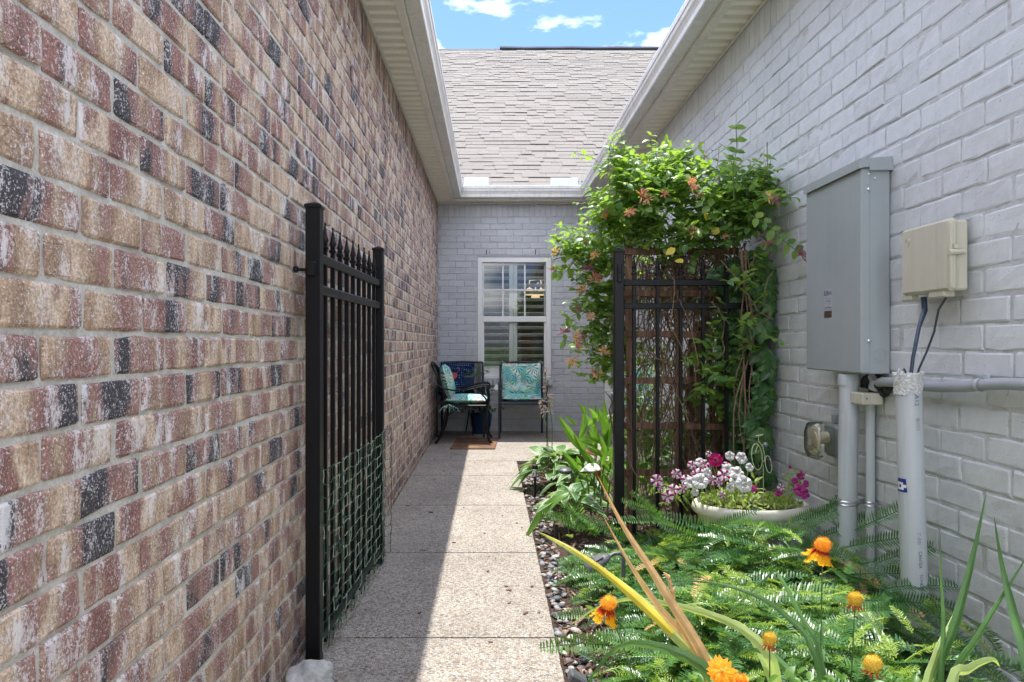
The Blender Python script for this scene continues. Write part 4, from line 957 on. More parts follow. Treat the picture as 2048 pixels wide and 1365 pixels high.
for px, py, Y, kk, s in fl:
    p = P(px, py, Y); p.x = min(p.x, LIM - .02); o = bpy.data.objects.new('bloom', bmesh_[kk, random.randrange(5)]); attach(o, hs, frame(p, rdir(0, .3), (random.gauss(0, .4), -1, .5), s=s * 1.1))
yl = [leaf(.055, .042, 4, .15, .1)]
for px, py, Y in ((1442, 459, 3.4), (1353, 520, 3.42), (1350, 497, 3.45), (1415, 440, 3.42)):
    o = bpy.data.objects.new('yellow_leaf', yl[0].mesh('yellow_leaf', M['bladey'])); attach(o, hs, frame(P(px, py, Y), rdir(0, .4), (0, -1, .3)))

# virginia creeper down the wall end
vc = thing('creeper_vine', 'dark green five-leaved creeper hanging down the fence end against the grey wall', 'vine', (1.34, 3.45, 0))
def creeper_leaf(seed):
    r = random.Random(seed); m = MB()
    sh_ = lambda t: (math.sin(math.pi * min(1, t ** .8)) ** .8) * (1.0 if t < .6 else 1.1 - .15 * ((t * 12) % 1)) if 0 < t < 1 else .02
    for k, (an, l) in enumerate(((0, .075), (.75, .066), (-.75, .066), (1.55, .048), (-1.55, .048))):
        lf = leaf(l * r.uniform(.9, 1.1), l * .52, 5, .22, .25, shape=sh_); v, f, a = lf.arrays(); R = np.array(Matrix.Rotation(an + r.gauss(0, .08), 3, 'Z') @ Matrix.Rotation(r.gauss(-.15, .12), 3, 'X')); m.add(v @ R.T, f)
    m.tube([(0, -.06, -.02), (0, -.02, 0), (0, 0, 0)], .0012, 4); return m
cl = [creeper_leaf(i) for i in range(6)]; pl = []
rows = [(1500, 520, 40), (1530, 545, 20), (1490, 560, 35), (1515, 580, 35), (1480, 600, 25), (1530, 615, 18), (1500, 640, 40), (1525, 660, 30), (1480, 665, 20), (1505, 700, 35), (1530, 705, 18), (1490, 730, 30), (1520, 745, 25), (1478, 760, 20), (1512, 775, 30), (1530, 790, 18), (1490, 800, 30), (1520, 815, 22), (1480, 830, 20), (1505, 845, 30), (1528, 860, 15), (1495, 880, 25), (1515, 900, 20), (1500, 925, 20), (1520, 945, 15), (1470, 585, 20), (1465, 640, 20), (1470, 700, 15), (1540, 385, 18), (1520, 370, 15), (1535, 350, 8), (1470, 530, 25), (1545, 580, 8)]
for px, py, sp in rows:
    for k in range(8):
        Y = random.uniform(3.36, 3.50); qx = px + random.gauss(0, sp * .75); Y = Y if qx > 1498 else random.uniform(3.53, 3.62); p = P(qx, py + random.gauss(0, 8), Y); p.x = min(p.x, LIM - .03)
        pl.append((frame(p, (random.gauss(0, .35), -.35, -1), (random.gauss(-.1, .25), -1, .35 + random.gauss(0, .2)), s=random.uniform(.75, 1.15)), random.randrange(6)))
scatter('leaf', cl, pl, M['creeper'], vc, 300, smooth=True)
m = MB()
for k in range(7): wander(P(1500 + random.gauss(0, 15), 1030, 3.42), P(1505 + random.gauss(0, 18), 500, 3.42), 16, .04, .0035, mb=m)
wander(P(1538, 520, 3.35), P(1534, 285, 3.30), 12, .02, .002, mb=m)
m.build('stem', M['stem'], vc)

# ------------------------------------------------------------------ spreading plum yew
def frond(seed, L=.24, n=24, nl=.036, new=False):
    r = random.Random(seed); m = MB(); arch = r.uniform(.15, .45); bend = r.uniform(-.12, .12); pts_ = []
    for i in range(9):
        t = i / 8; pts_.append(Vector((bend * L * t * t, L * t, -arch * L * t * t)))
    m.tube(pts_, [.0022 - .0015 * i / 8 for i in range(9)], 4, cap=False)
    for i in range(n):
        t = .06 + .94 * i / n; k = min(7, int(t * 8)); p = pts_[k].lerp(pts_[k + 1], t * 8 - k); d = (pts_[k + 1] - pts_[k]).normalized()
        l = nl * (math.sin(math.pi * (.12 + .83 * t)) ** .6) * r.uniform(.85, 1.1); wn = .0030 if not new else .0024
        for sg in (-1, 1):
            up = .55 + r.gauss(0, .16) if not new else .1 + r.gauss(0, .25); s_ = Vector((sg, 0, 0)); nd = (s_ * 1.0 + d * (.42 if not new else .75) + Vector((0, 0, up))).normalized()
            tipd = (nd + Vector((0, 0, -.35 if not new else -.9)) * .5).normalized(); a = p; b = p + nd * l * .55; c = b + tipd * l * .45; wv = d * wn
            m.add([a - wv * .6, a + wv * .6, b + wv, b - wv, c], [(0, 1, 2, 3), (3, 2, 4)])
    return m
fr_d = [frond(i, .22 + .03 * (i % 3), 26 + 2 * (i % 3), .034 + .003 * (i % 2)) for i in range(8)]
fr_n = [frond(40 + i, .10 + .02 * (i % 3), 15, .026, True) for i in range(5)]
yw_ = thing('plum_yew_shrub', 'low spreading shrub of comb-like dark green fronds filling the bed under the planter', 'shrub', (.85, 2.3, 0))
def hgt(x, y):
    e = max(0.0, min(1.0, (x - (.36 if y < 2.35 else .50 if y < 2.75 else .44)) / .35)); b = .06 + .21 * e ** .7
    if y > 2.55: b *= max(.5, 1 - (y - 2.55) * .55)
    b += .065 * math.exp(-((x - 1.05) ** 2 / .06 + (y - 2.66) ** 2 / .03))
    return b * 1.0 + .05 * noise.noise(Vector((x * 4, y * 4, 0)))
cents = [(.95, 1.75), (.80, 2.3), (1.05, 2.55), (.72, 3.0), (1.1, 1.35), (.62, 2.05)]
def in_bed(x, y):
    lo = .34 if y < 2.28 else (.50 if y < 2.72 else .38); lo += .03 * noise.noise(Vector((y * 4, 0, 0)))
    if x > 1.20 and y > 2.7: return False
    if x > 1.02 and y < 2.02 and random.random() < .75: return False      # thin towards the wall, where the sword leaves stand
    if (x - 1.11) ** 2 / .075 + (y - 3.0) ** 2 / .035 < 1: return False
    if x < .55 and 2.85 < y < 3.15 and random.random() < .5: return False
    return lo < x < 1.36 and 1.05 < y < 3.42
def fronds(n, var, hoff, sp, sc):
    out_ = []; tries = 0
    while len(out_) < n and tries < 40000:
        tries += 1; x = random.uniform(.32, 1.36); y = random.uniform(1.05, 3.42)
        if not in_bed(x, y): continue
        c = min(cents, key=lambda q: (q[0] - x) ** 2 + (q[1] - y) ** 2); d = Vector((x - c[0], y - c[1], 0))
        if d.length < .02: d = Vector((random.gauss(0, 1), random.gauss(0, 1), 0))
        d.normalize(); d = (d * .9 + Vector((random.gauss(0, .65), random.gauss(0, .65), 0)) + Vector((0, -.25, 0))).normalized()
        z = bed_z(x, y) + hgt(x, y) * random.uniform(*hoff); el = random.uniform(.05, .55) + sp; dd = Vector((d.x, d.y, el)).normalized()
        if x > 1.22: dd.x = -abs(dd.x) * .3
        s_ = random.uniform(.55, 1.15) * sc; p = Vector((x, y, z)) - dd * .10 * s_
        if p.x + dd.x * .25 > LIM: dd.x = 0; dd.normalize()
        if p.x + dd.x * .24 < .285: dd.x = abs(dd.x); dd.normalize(); p.x = max(p.x, .30)
        out_.append((frame(p, dd, (random.gauss(0, .25), random.gauss(0, .25), 1), roll=random.gauss(0, .25), s=s_), random.randrange(len(var))))
    return out_
pl = fronds(1450, fr_d, (.10, 1.15), 0, 1.0)
scatter('frond', fr_d, pl, M['yew'], yw_, 300, rest='frond_mass')
pl = fronds(26, fr_d, (.8, 1.15), 0, .7)
scatter('dead_frond', fr_d, pl, M['dry'], yw_, 300)
pl = fronds(600, fr_n, (.85, 1.25), .25, 1.0)
for px, py, Y in ((1180, 1060, 3.2), (1210, 1085, 3.1), (1140, 1075, 3.2), (1235, 1060, 3.2), (1265, 1100, 3.0), (1150, 1135, 2.75), (1180, 1180, 2.6), (1215, 1160, 2.6), (1600, 1060, 2.75), (1650, 1010, 2.75)):
    pl.append((frame(P(px, py, Y), (random.gauss(0, .6), -.6, .35)), random.randrange(5)))
scatter('new_frond', fr_n, pl, M['yewnew'], yw_, 250, rest='new_frond_mass')
pl = []
for px, py, Y, dx, dz in ((1570, 1050, 2.72, .7, .4), (1600, 1050, 2.70, .8, .4), (1640, 1040, 2.62, .7, .9), (1690, 1095, 2.35, .9, .3), (1710, 1060, 2.4, .8, .5), (1700, 1150, 2.25, .9, .2), (1740, 1130, 2.25, .8, .4), (1730, 1200, 2.1, 1, .1), (1350, 1050, 2.9, -.6, .2), (1400, 1070, 2.78, .3, .22), (1450, 1078, 2.72, .6, .25), (1480, 1074, 2.72, -.5, .2), (1530, 1076, 2.7, .5, .15), (1420, 1078, 2.72, -.8, .15), (1590, 1066, 2.72, -.5, .2), (1330, 1030, 3.0, -.6, .15),
                          (1170, 1060, 3.25, -.3, .2), (1200, 1070, 3.15, -.4, .3), (1260, 1080, 3.0, -.5, .3), (1330, 1060, 2.95, -.3, .5), (1680, 1230, 2.0, .8, .3), (1760, 1180, 2.12, .8, .3), (1640, 1075, 2.6, .9, .4), (1560, 1085, 2.65, .3, .3), (1500, 1095, 2.65, -.2, .2), (1260, 1180, 2.45, -.3, .2), (1230, 1290, 2.2, -.35, .15)):
    pl.append((frame(P(px, py, Y), Vector((dx, -.25, dz)), (0, -1, .5), roll=random.gauss(0, .3), s=random.uniform(.85, 1.1)), random.randrange(8)))
scatter('frond', fr_d, pl, M['yew'], yw_, 300)
m = MB()
for k in range(70):
    c = random.choice(cents); a = Vector((c[0], c[1], bed_z(*c))); x = min(1.33, max(.4, c[0] + random.gauss(0, .25))); y = c[1] + random.gauss(0, .3); wander(a, Vector((x, y, bed_z(x, y) + .03 + .4 * hgt(x, y))), 7, .03, .004, mb=m)
m.build('branch', M['stem'], yw_)
# ------------------------------------------------------------------ planter with petunias
pc = Vector((1.110, 3.0, 0)); rimz = .400
pt_ = thing('oval_planter', 'cream oval planter bowl standing in the shrub, full of petunias', 'planter', (pc.x, pc.y, 0))
prof = [(.02, 0), (.115, 0), (.12, .012), (.095, .03), (.07, .08), (.065, .16), (.08, .21), (.13, .245), (.19, .285), (.213, .322), (.222, .345), (.232, .352), (.243, .362), (.246, .378), (.242, .394), (.234, .400), (.222, .398), (.215, .385), (.212, .360)]
m = MB(); m.lathe(prof, (pc.x, pc.y, 0), 48, 1.0, .70); m.build('bowl', M['planter'], pt_, smooth=True)
m = MB(); m.lathe([(.0001, .372), (.1, .375), (.214, .362)], (pc.x, pc.y, 0), 32, 1.0, .70); m.build('potting_soil', M['soil'], pt_, smooth=True)
pp = thing('petunia_plant', 'trailing petunias in white, magenta and striped pink growing in the cream planter', 'flowering plant', (pc.x, pc.y, .37))
def petunia(R, seed):
    r = random.Random(seed); m = MB(); n = 20; vs = [(0, 0, -.022)]; fs = []
    prof_ = [(.10, -.016), (.28, -.003), (.62, .001), (1.0, -.004)]
    for (q, z) in prof_:
        for k in range(n):
            a = 2 * math.pi * k / n; lob = 1 - .10 * (1 - abs(math.cos(a * 2.5))) if q > .5 else 1; rr = R * q * lob
            vs.append((rr * math.cos(a), rr * math.sin(a), z + (.0035 * math.sin(a * 5 + seed) + r.gauss(0, .0008) if q > .5 else 0)))
    fs = [(0, 1 + k, 1 + (k + 1) % n) for k in range(n)]
    for j in range(3): fs += [(1 + j * n + k, 1 + (j + 1) * n + k, 1 + (j + 1) * n + (k + 1) % n, 1 + j * n + (k + 1) % n) for k in range(n)]
    m.add(vs, fs); return m
pet = [petunia(.028, i) for i in range(4)]
pm = {(k, i): pet[i].mesh('flower', M[mm]) for k, mm in (('w', 'pwhite'), ('s', 'pstar'), ('m', 'pmag'), ('p', 'ppink')) for i in range(4)}
for k in pm.values(): k.polygons.foreach_set('use_smooth', [True] * len(k.polygons))
pst = MB()
for px, py, Y, kk, s, tx, tz in ((1313, 961, 2.86, 's', 1.05, -.3, .3), (1353, 948, 2.88, 's', .9, -.2, .3), (1347, 979, 2.84, 's', 1.0, -.3, .6), (1335, 993, 2.83, 's', 1.05, -.5, .3), (1373, 960, 2.85, 's', 1.0, -.2, .5), (1400, 945, 2.88, 's', .95, 0, .8), (1384, 930, 2.95, 's', .8, -.1, .5), (1401, 925, 2.98, 'w', .9, .1, .6), (1410, 928, 2.96, 's', .9, .2, .6),
                          (1432, 921, 2.92, 'm', 1.25, 0, -.1), (1401, 962, 2.80, 'w', 1.35, -.05, .5), (1380, 965, 2.82, 'w', .95, -.3, .5), (1425, 960, 2.84, 's', .9, .2, .4), (1448, 950, 2.85, 's', 1.1, 0, .6), (1453, 932, 2.95, 's', .8, .1, .5), (1460, 912, 3.0, 'w', .85, -.1, .3), (1475, 945, 2.86, 'w', 1.15, .1, .6), (1484, 916, 2.98, 'w', 1.1, .2, .4), (1470, 958, 2.86, 'w', 1.1, 0, .8), (1489, 968, 2.80, 'w', 1.45, .1, .35),
                          (1462, 975, 2.84, 'w', .8, 0, .3), (1509, 978, 2.84, 'p', .65, .3, -.2), (1558, 988, 2.86, 'p', .7, 0, -.5), (1563, 975, 2.88, 's', .7, .2, .5), (1602, 951, 2.9, 'p', .8, 0, .3), (1613, 968, 2.88, 'p', .65, .3, .2), (1600, 980, 2.86, 'p', 1.0, -.1, .3), (1610, 988, 2.85, 'p', .95, .2, .2), (1580, 935, 2.95, 'm', .3, 0, 1), (1455, 938, 2.9, 'w', 1.0, -.3, .6), (1438, 965, 2.86, 's', .8, .1, .2), (1392, 950, 2.86, 's', .9, -.3, .4), (1415, 945, 2.84, 'w', .8, .2, .4), (1366, 978, 2.83, 's', .7, -.2, .2), (1390, 985, 2.81, 'w', .65, 0, .3), (1445, 990, 2.80, 's', .6, .1, .3), (1500, 935, 2.92, 'w', .8, .3, .4), (1322, 976, 2.86, 's', .7, -.3, .2), (1418, 908, 3.0, 's', .6, 0, .5), (1590, 962, 2.88, 'p', .6, 0, .3)):
    p = P(px, py, Y); p.x = min(p.x, LIM - .02); n_ = Vector((tx, -1, tz)).normalized(); u = n_.cross(Vector((0, 0, 1))).normalized(); v = n_.cross(u); s_ = s * .88
    Mx = Matrix((u, v, n_)).transposed().to_4x4(); o = bpy.data.objects.new('flower', pm[kk, random.randrange(4)])
    attach(o, pp, Matrix.Translation(p) @ Mx @ Matrix.Rotation(random.uniform(0, 6), 4, 'Z') @ Matrix.Scale(s_, 4))
    b = p - n_ * .02 * s_; root = Vector((pc.x + (p.x - pc.x) * .7, pc.y - .02 + random.gauss(0, .03), .38)); mid = (b + root) / 2 + Vector((0, 0, .03)); pst.tube([b, mid, root], .0016, 5)
pst.build('stem', M['basil'], pp)
bl = [leaf(.030, .013, 3, .3, .3), leaf(.024, .012, 3, .2, .5), leaf(.036, .015, 3, .3, .1)]; pl = []
for k in range(560):
    a = random.uniform(0, 6.28); rr = math.sqrt(random.random()); x = pc.x + .21 * rr * math.cos(a); y = pc.y + .145 * rr * math.sin(a)
    zc = .39 + (.075 * (1 - rr) + .01) * random.random() * (1.5 if x < pc.x + .05 else .55)
    pl.append((frame((x, y, zc), rdir(.5, .5), (random.gauss(0, .5), -.3, 1), s=random.uniform(.6, 1.2)), random.randrange(3)))
for k in range(90):     # left tail spilling over the rim
    t = random.random(); p = P(1400 - 75 * t + random.gauss(0, 6), 972 + 22 * t + random.gauss(0, 8), 2.86); pl.append((frame(p, rdir(.2, .5), (0, -.5, 1), s=random.uniform(.6, 1.1)), random.randrange(3)))
for k in range(70):
    t = random.random(); p = P(1590 + random.gauss(0, 12), 995 - 50 * t, 2.9); p.x = min(p.x, LIM - .02); pl.append((frame(p, rdir(.6, .4), (0, -.5, 1), s=random.uniform(.5, 1.0)), random.randrange(3)))
scatter('leaf', bl, pl, M['basil'], pp, 300, rest='foliage')

# wire penny-farthing on a stake in the planter
bk = thing('bicycle_ornament', 'thin wire bicycle ornament with a grey ball on a stake in the cream planter', 'garden ornament', (P(1525, 1010, 2.95)))
YO = 2.93
def ring(c, rx, rz, r, mb, n=22): mb.tube([c + Vector((rx * math.cos(t), .012 * math.sin(t), rz * math.sin(t))) for t in np.linspace(0, 2 * math.pi, n)], r, 5, cap=False)
m = MB(); c1 = P(1514, 914, YO); ring(c1, .022, .053, .0018, m); m.build('wheel', M['spring'], bk)
m = MB(); c2 = P(1537, 929, YO); ring(c2, .013, .034, .0018, m); m.build('wheel', M['spring'], bk)
m = MB(); m.tube([P(1527, 1010, YO), P(1526.5, 930, YO)], .0018, 5); m.tube([P(1517, 883, YO), P(1525, 893, YO), P(1530, 912, YO), P(1528, 926, YO), P(1524, 918, YO)], .002, 5); m.tube([P(1517, 884, YO), P(1517, 871, YO)], .0015, 5); m.tube([P(1512, 872, YO), P(1526, 870, YO)], .0018, 5)
m.tube([P(1516, 890, YO), P(1511, 905, YO)], .0015, 5); m.build('frame', M['spring'], bk)
m = MB(); m.lathe([(.0001, -.011), (.0078, -.0078), (.011, 0), (.0078, .0078), (.0001, .011)], P(1531, 890, YO), 14); m.build('ball', M['ball'], bk, smooth=True)

# ------------------------------------------------------------------ things fixed to the grey wall
eb = thing('electrical_panel', 'tall grey steel electrical panel box with rain cap on the grey brick wall', 'electrical box', (XR, 2.66, 1.35))
EX, EY0, EY1, EZ0, EZ1 = 1.295, 2.45, 2.872, .970, 1.700
m = MB(); m.box(((EX + .022 + XR - .003) / 2, (EY0 + EY1) / 2, (EZ0 + EZ1) / 2), (XR - .003 - EX - .022, EY1 - EY0, EZ1 - EZ0), bev=.003); m.build('body', M['greybox'], eb)
m = MB(); m.box((EX + .016, (EY0 + EY1) / 2, (EZ0 + EZ1) / 2 - .004), (.034, EY1 - EY0 + .006, EZ1 - EZ0 - .012), bev=.005); dcov = m.build('door', M['greybox'], eb)
for z in (EZ1 - .085, EZ0 + .115):
    m = MB(); m.lathe([(.0075, 0), (.0075, .003), (.004, .006), (.0001, .006)], (0, 0, 0), 12, M=Matrix.Translation((EX + .026, EY0 - .003, z)) @ Matrix.Rotation(math.pi / 2, 4, 'X')); m.build('screw', M['screw'], dcov, smooth=True)
    m = MB(); m.box((EX + .026, EY0 - .0035, z + .008), (.012, .002, .028), bev=.001); m.build('latch_slot', M['greybox'], dcov)
m = MB(); m.lathe([(.005, 0), (.005, .003), (.0001, .004)], (0, 0, 0), 10, M=Matrix.Translation((EX + .047, EY0 - .001, EZ1 - .045)) @ Matrix.Rotation(math.pi / 2, 4, 'X')); m.build('screw', M['screw'], eb, smooth=True)
m = MB(); m.lathe([(.004, 0), (.004, .003), (.0001, .004)], (0, 0, 0), 10, M=Matrix.Translation((EX + .026, EY0 - .003, EZ1 - .03)) @ Matrix.Rotation(math.pi / 2, 4, 'X')); m.build('screw', M['screw'], eb, smooth=True)
m = MB()
for r_ in (.026, .017): ring_ = [(EX + .068 + r_ * math.cos(t), EY0 - .0005, EZ0 + .062 + r_ * math.sin(t)) for t in np.linspace(0, 2 * math.pi, 24)]; m.tube(ring_, .0012, 5, cap=False)
m.build('knockout', M['greybox'], eb)
m = MB(); m.add([(EX - .012, EY0 - .012, EZ1 - .012), (EX - .012, EY1 + .004, EZ1 - .012), (XR - .002, EY1 + .004, EZ1 + .005), (XR - .002, EY0 - .012, EZ1 + .005),
                 (EX - .012, EY0 - .012, EZ1 + .020), (EX - .012, EY1 + .004, EZ1 + .020), (XR - .002, EY1 + .004, EZ1 + .030), (XR - .002, EY0 - .012, EZ1 + .030)],
                [(3, 2, 1, 0), (4, 5, 6, 7), (0, 1, 5, 4), (1, 2, 6, 5), (2, 3, 7, 6), (3, 0, 4, 7)])
m.box((EX + .065, EY0 - .0125, EZ1 - .004), (.085, .003, .030)); m.build('rain_cap', M['greybox'], eb)
# label plate and stickers on the door (lettering is geometry made from the built-in font)
def text_mesh(s, size, mat, name, parent, world, cyl=None, squeeze=1.0):
    cu = bpy.data.curves.new('t', 'FONT'); cu.body = s; cu.size = size; cu.align_x = 'CENTER'; cu.align_y = 'CENTER'; cu.resolution_u = 2
    to = bpy.data.objects.new('t', cu); COL.objects.link(to); bpy.context.view_layer.update()
    me = bpy.data.meshes.new_from_object(to.evaluated_get(bpy.context.evaluated_depsgraph_get())); bpy.data.objects.remove(to); bpy.data.curves.remove(cu)
    me.name = name
    for v in me.vertices:
        x, y = v.co.x * squeeze, v.co.y
        if cyl: v.co = Vector((x, cyl * math.sin(y / cyl), cyl * (math.cos(y / cyl) - 1)))
        else: v.co.x = x
    me.materials.clear(); me.materials.append(mat); o = bpy.data.objects.new(name, me); attach(o, parent, world); return o
def on_door(y, z, dx=.0012): return Matrix.Translation((EX - .001 - dx, y, z)) @ Matrix(((0, 0, -1, 0), (-1, 0, 0, 0), (0, 1, 0, 0), (0, 0, 0, 1)))
ly = 1.2945 * F / (1657 - CX); lz = lambda py: HC - (py - CY) / F * ly
m = MB(); m.box((EX - .0012, ly, lz(598)), (.001, .060, .076)); m.build('sticker', plain('grey_sticker', (.40, .42, .47), .5, bump=0), dcov)
text_mesh('EX', .028, M['cable'], 'sticker_lettering', dcov, on_door(ly + .013, lz(587), .0020))
text_mesh('ELECTRIC\nPOWER', .0078, M['cable'], 'sticker_lettering', dcov, on_door(ly - .015, lz(587), .0020))
text_mesh('SERVICE CALL', .0062, M['ink'], 'sticker_lettering', dcov, on_door(ly, lz(597.5), .0020)); text_mesh('615-385-4872', .0095, M['ink'], 'sticker_lettering', dcov, on_door(ly, lz(603), .0020), squeeze=.8)
text_mesh('LICENSED', .004, M['ink'], 'sticker_lettering', dcov, on_door(ly, lz(612), .0020)); m = MB(); m.box((EX - .0018, ly, lz(615.5)), (.0006, .055, .003)); m.build('sticker_band', M['ink'], dcov)
m = MB(); m.box((EX - .0015, ly + .003, lz(629)), (.002, .058, .026), bev=.0008); pq = m.build('name_plate', M['brown'], dcov)
m = MB()
for dy in (-.022, .022): m.lathe([(.003, 0), (.003, .001), (.0001, .0012)], (0, 0, 0), 8, M=Matrix.Translation((EX - .0026, ly + .003 + dy, lz(629))) @ Matrix.Rotation(-math.pi / 2, 4, 'Y'))
m.build('rivet', M['screw'], dcov)

tb = thing('telecom_box', 'small beige plastic telephone box on the grey wall, right of the electrical panel', 'utility box', (XR, 2.15, 1.33))
BX = 1.330
m = MB(); m.box((BX + .042, 2.152, 1.335), (.036, .232, .205), bev=.006); m.build('back', M['beige'], tb, smooth=True)
m = MB(); m.box((BX + .014, 2.152, 1.337), (.028, .240, .213), bev=.009); lid = m.build('cover', M['beige'], tb, smooth=True)
m = MB(); m.box((BX + .006, 2.152 - .118, 1.335), (.010, .008, .19), bev=.003); m.build('cover_lip', M['beige'], tb, smooth=True)
m = MB(); m.tube([(BX - .002, 2.030, 1.342), (BX + .040, 2.026, 1.343)], .0085, 12); m.box((BX + .018, 2.028, 1.358), (.016, .010, .014), bev=.002); m.build('hasp', M['beige'], tb, smooth=True)
m = MB(); m.box((BX + .02, 2.255, 1.224), (.026, .05, .018), bev=.003); m.build('cable_port', M['beige'], tb); m = MB(); m.box((BX + .022, 2.10, 1.224), (.034, .075, .018), bev=.003); m.build('cable_port', M['beige'], tb)
m = MB(); m.tube([(BX + .040, 2.075, 1.444), (BX + .040, 2.075, 1.452), (BX + .052, 2.06, 1.460), (BX + .062, 2.06, 1.458)], .004, 5); m.box((BX + .052, 2.055, 1.458), (.022, .03, .004)); m.build('bracket', M['steel'], tb)
for r_, yy in ((.013, 2.235), (.009, 2.235)):
    m = MB(); m.tube([(BX - .0003, yy + r_ * math.cos(t), 1.398 + r_ * math.sin(t)) for t in np.linspace(0, 2 * math.pi, 20)], .0008, 4, cap=False); m.build('embossed_mark', M['beige'], lid)
m = MB(); m.box((XR - .016, 2.152, 1.335), (.028, .12, .14)); m.build('mounting_block', M['beige'], tb)

# pipes
def pipe(name, label, a, b, r, mat, cat='pipe', extra=None):
    t = thing(name, label, cat, a); m = MB(); m.tube([a, a.lerp(b, .33), a.lerp(b, .66), b], r, 28); m.build('tube', mat, t, smooth=True); return t
a = P(1690, 1290, 2.58); b = P(1698.5, 752, 2.60); p1 = pipe('conduit_pipe', 'thick grey plastic conduit rising from the bed to the bottom of the electrical panel', a, b, .0335, M['pvc'])
m = MB(); m.lathe([(.038, -.03), (.0385, 0), (.036, .012)], (b.x, b.y, b.z - .005), 28); m.build('collar', M['pvc'], p1, smooth=True)
m = MB()
for dz in (0, .012): m.lathe([(.0345, -.003), (.0375, 0), (.0345, .003)], a.lerp(b, (1290 - 1009) / 538) + Vector((0, 0, dz)), 24)
m.build('clamp', M['steel'], p1, smooth=True)
a2 = P(1741, 1050, 2.54); b2 = P(1742, 808, 2.54); b2.x = a2.x = 1.376
p2 = pipe('thin_conduit_pipe', 'thin grey conduit topped by a small beige junction box, right of the thick conduit', a2 - Vector((0, 0, .30)), b2, .0155, M['pvc'])
m = MB(); m.box((1.352, 2.52, HC - (797 - CY) / F * 2.52), (.075, .085, .042), bev=.004); jb = m.build('junction_box', M['beige'], p2)
m = MB(); m.lathe([(.003, 0), (.0001, .001)], (0, 0, 0), 8, M=Matrix.Translation((1.33, 2.4765, HC - (797 - CY) / F * 2.5)) @ Matrix.Rotation(math.pi / 2, 4, 'X')); m.build('screw', M['dark'], jb)
m = MB(); zc = HC - (1010 - CY) / F * 2.55
for dz in (0, .013): m.lathe([(.0165, -.003), (.0195, 0), (.0165, .003)], (1.376, 2.54, zc + dz), 20)
m.box((1.33, 2.575, zc + .008), (.10, .003, .018)); m.box((1.395, 2.50, zc + .004), (.006, .05, .012)); m.build('strap', M['steel'], p2)
# big leaning riser in front
a3 = P(1833, 1300, 2.13); b3 = P(1816, 752, 2.13); p3 = pipe('riser_pipe', 'fat pale grey pipe with printed lettering and a blue sticker, nearest of the wall pipes', a3, b3, .0365, M['pvc'])
ax = (b3 - a3).normalized()
def on_pipe(py, az=-.12, dr=.0007):
    c = a3 + ax * ((1300 - py) / 548 * (b3 - a3).length); n_ = Vector((math.sin(az), -math.cos(az), 0)); xx = -ax; yy = n_.cross(xx).normalized(); n2 = xx.cross(yy)
    return Matrix.Translation(c + n2 * (.0365 + dr)) @ Matrix((xx, yy, n2)).transposed().to_4x4()
for s_, py, sz, az in (('22CA12', 788, .0195, .05), ('2" (53)', 1071, .0125, -.10), ('SCHEDULE', 1165, .0140, -.02)): text_mesh(s_, sz, M['ink'], 'pipe_lettering', p3, on_pipe(py, az), cyl=.0365, squeeze=1.05)
text_mesh('CANTEX', .0135, M['cable'], 'pipe_lettering', p3, on_pipe(1113, -.06), cyl=.0365, squeeze=.95)
m = MB()
for k, wd in enumerate((.008, .002, .003, .002, .0035, .002, .003)):
    Mx = on_pipe(837 + k * 3.4, .10); m.add([Mx @ Vector((x, .0365 * math.sin(y / .0365), .0365 * (math.cos(y / .0365) - 1))) for y in (-.006, 0, .006) for x in (-wd / 2, wd / 2)], [(0, 1, 3, 2), (2, 3, 5, 4)])
m.build('barcode', M['pvcd'], p3)
def wrap(outline, py, az, dr, mat, nm):
    """flat sheet laid round the pipe: outline in (along the pipe, round the pipe) metres"""
    Mx = on_pipe(py, az, dr); m = MB(); (x0, x1, y0, y1, sk) = outline; n = 8; vs = []
    for i in range(n + 1):
        y = y0 + (y1 - y0) * i / n
        for x, q in ((x0, 0), (x1, 1)): yy = y * (1 - sk * (0 if q else 1)); vs.append(Mx @ Vector((x, .0365 * math.sin(yy / .0365), .0365 * (math.cos(yy / .0365) - 1))))
    m.add(vs, [(2 * i, 2 * i + 1, 2 * i + 3, 2 * i + 2) for i in range(n)]); return m.build(nm, mat, p3)
Sg = 1
wrap((-.021, .020, -.030, .012, .25), 969, -1.15, .0008, M['bluelabel'], 'blue_sticker')
wrap((-.010, -.002, -.022, .000, 0), 969, -1.15, .0014, M['white'], 'sticker_mark'); wrap((.006, .013, -.022, .002, 0), 969, -1.15, .0014, M['white'], 'sticker_mark'); wrap((-.003, .006, -.006, .010, 0), 969, -1.15, .0016, M['white'], 'sticker_mark'); wrap((-.003, .006, -.022, -.014, 0), 969, -1.15, .0016, M['white'], 'sticker_mark')
m = MB(); vs = []; n = 26; r_ = random.Random(4)       # torn mesh wrap and foam round the mouth of the pipe
for j, (rr, dz) in enumerate(((.038, -.055), (.0385, -.03), (.040, -.012), (.041, .003), (.034, .008), (.024, .004))):
    for k in range(n):
        an = 2 * math.pi * k / n; w_ = 1 + .10 * noise.noise(Vector((an * 2, j, 3))); dz_ = dz + (.022 * noise.noise(Vector((math.cos(an) * 2, math.sin(an) * 2, 8))) if j == 0 else .006 * r_.gauss(0, 1))
        vs.append(b3 + Vector((rr * w_ * math.cos(an), rr * w_ * math.sin(an), dz_)))
m.add(vs, [(j * n + k, j * n + (k + 1) % n, (j + 1) * n + (k + 1) % n, (j + 1) * n + k) for j in range(5) for k in range(n)]); m.build('torn_wrap', M['putty'], p3)
cb = thing('telecom_cable', 'thick dark cable dropping from the beige box into the fat grey pipe', 'cable', (1.36, 2.18, 1.21))
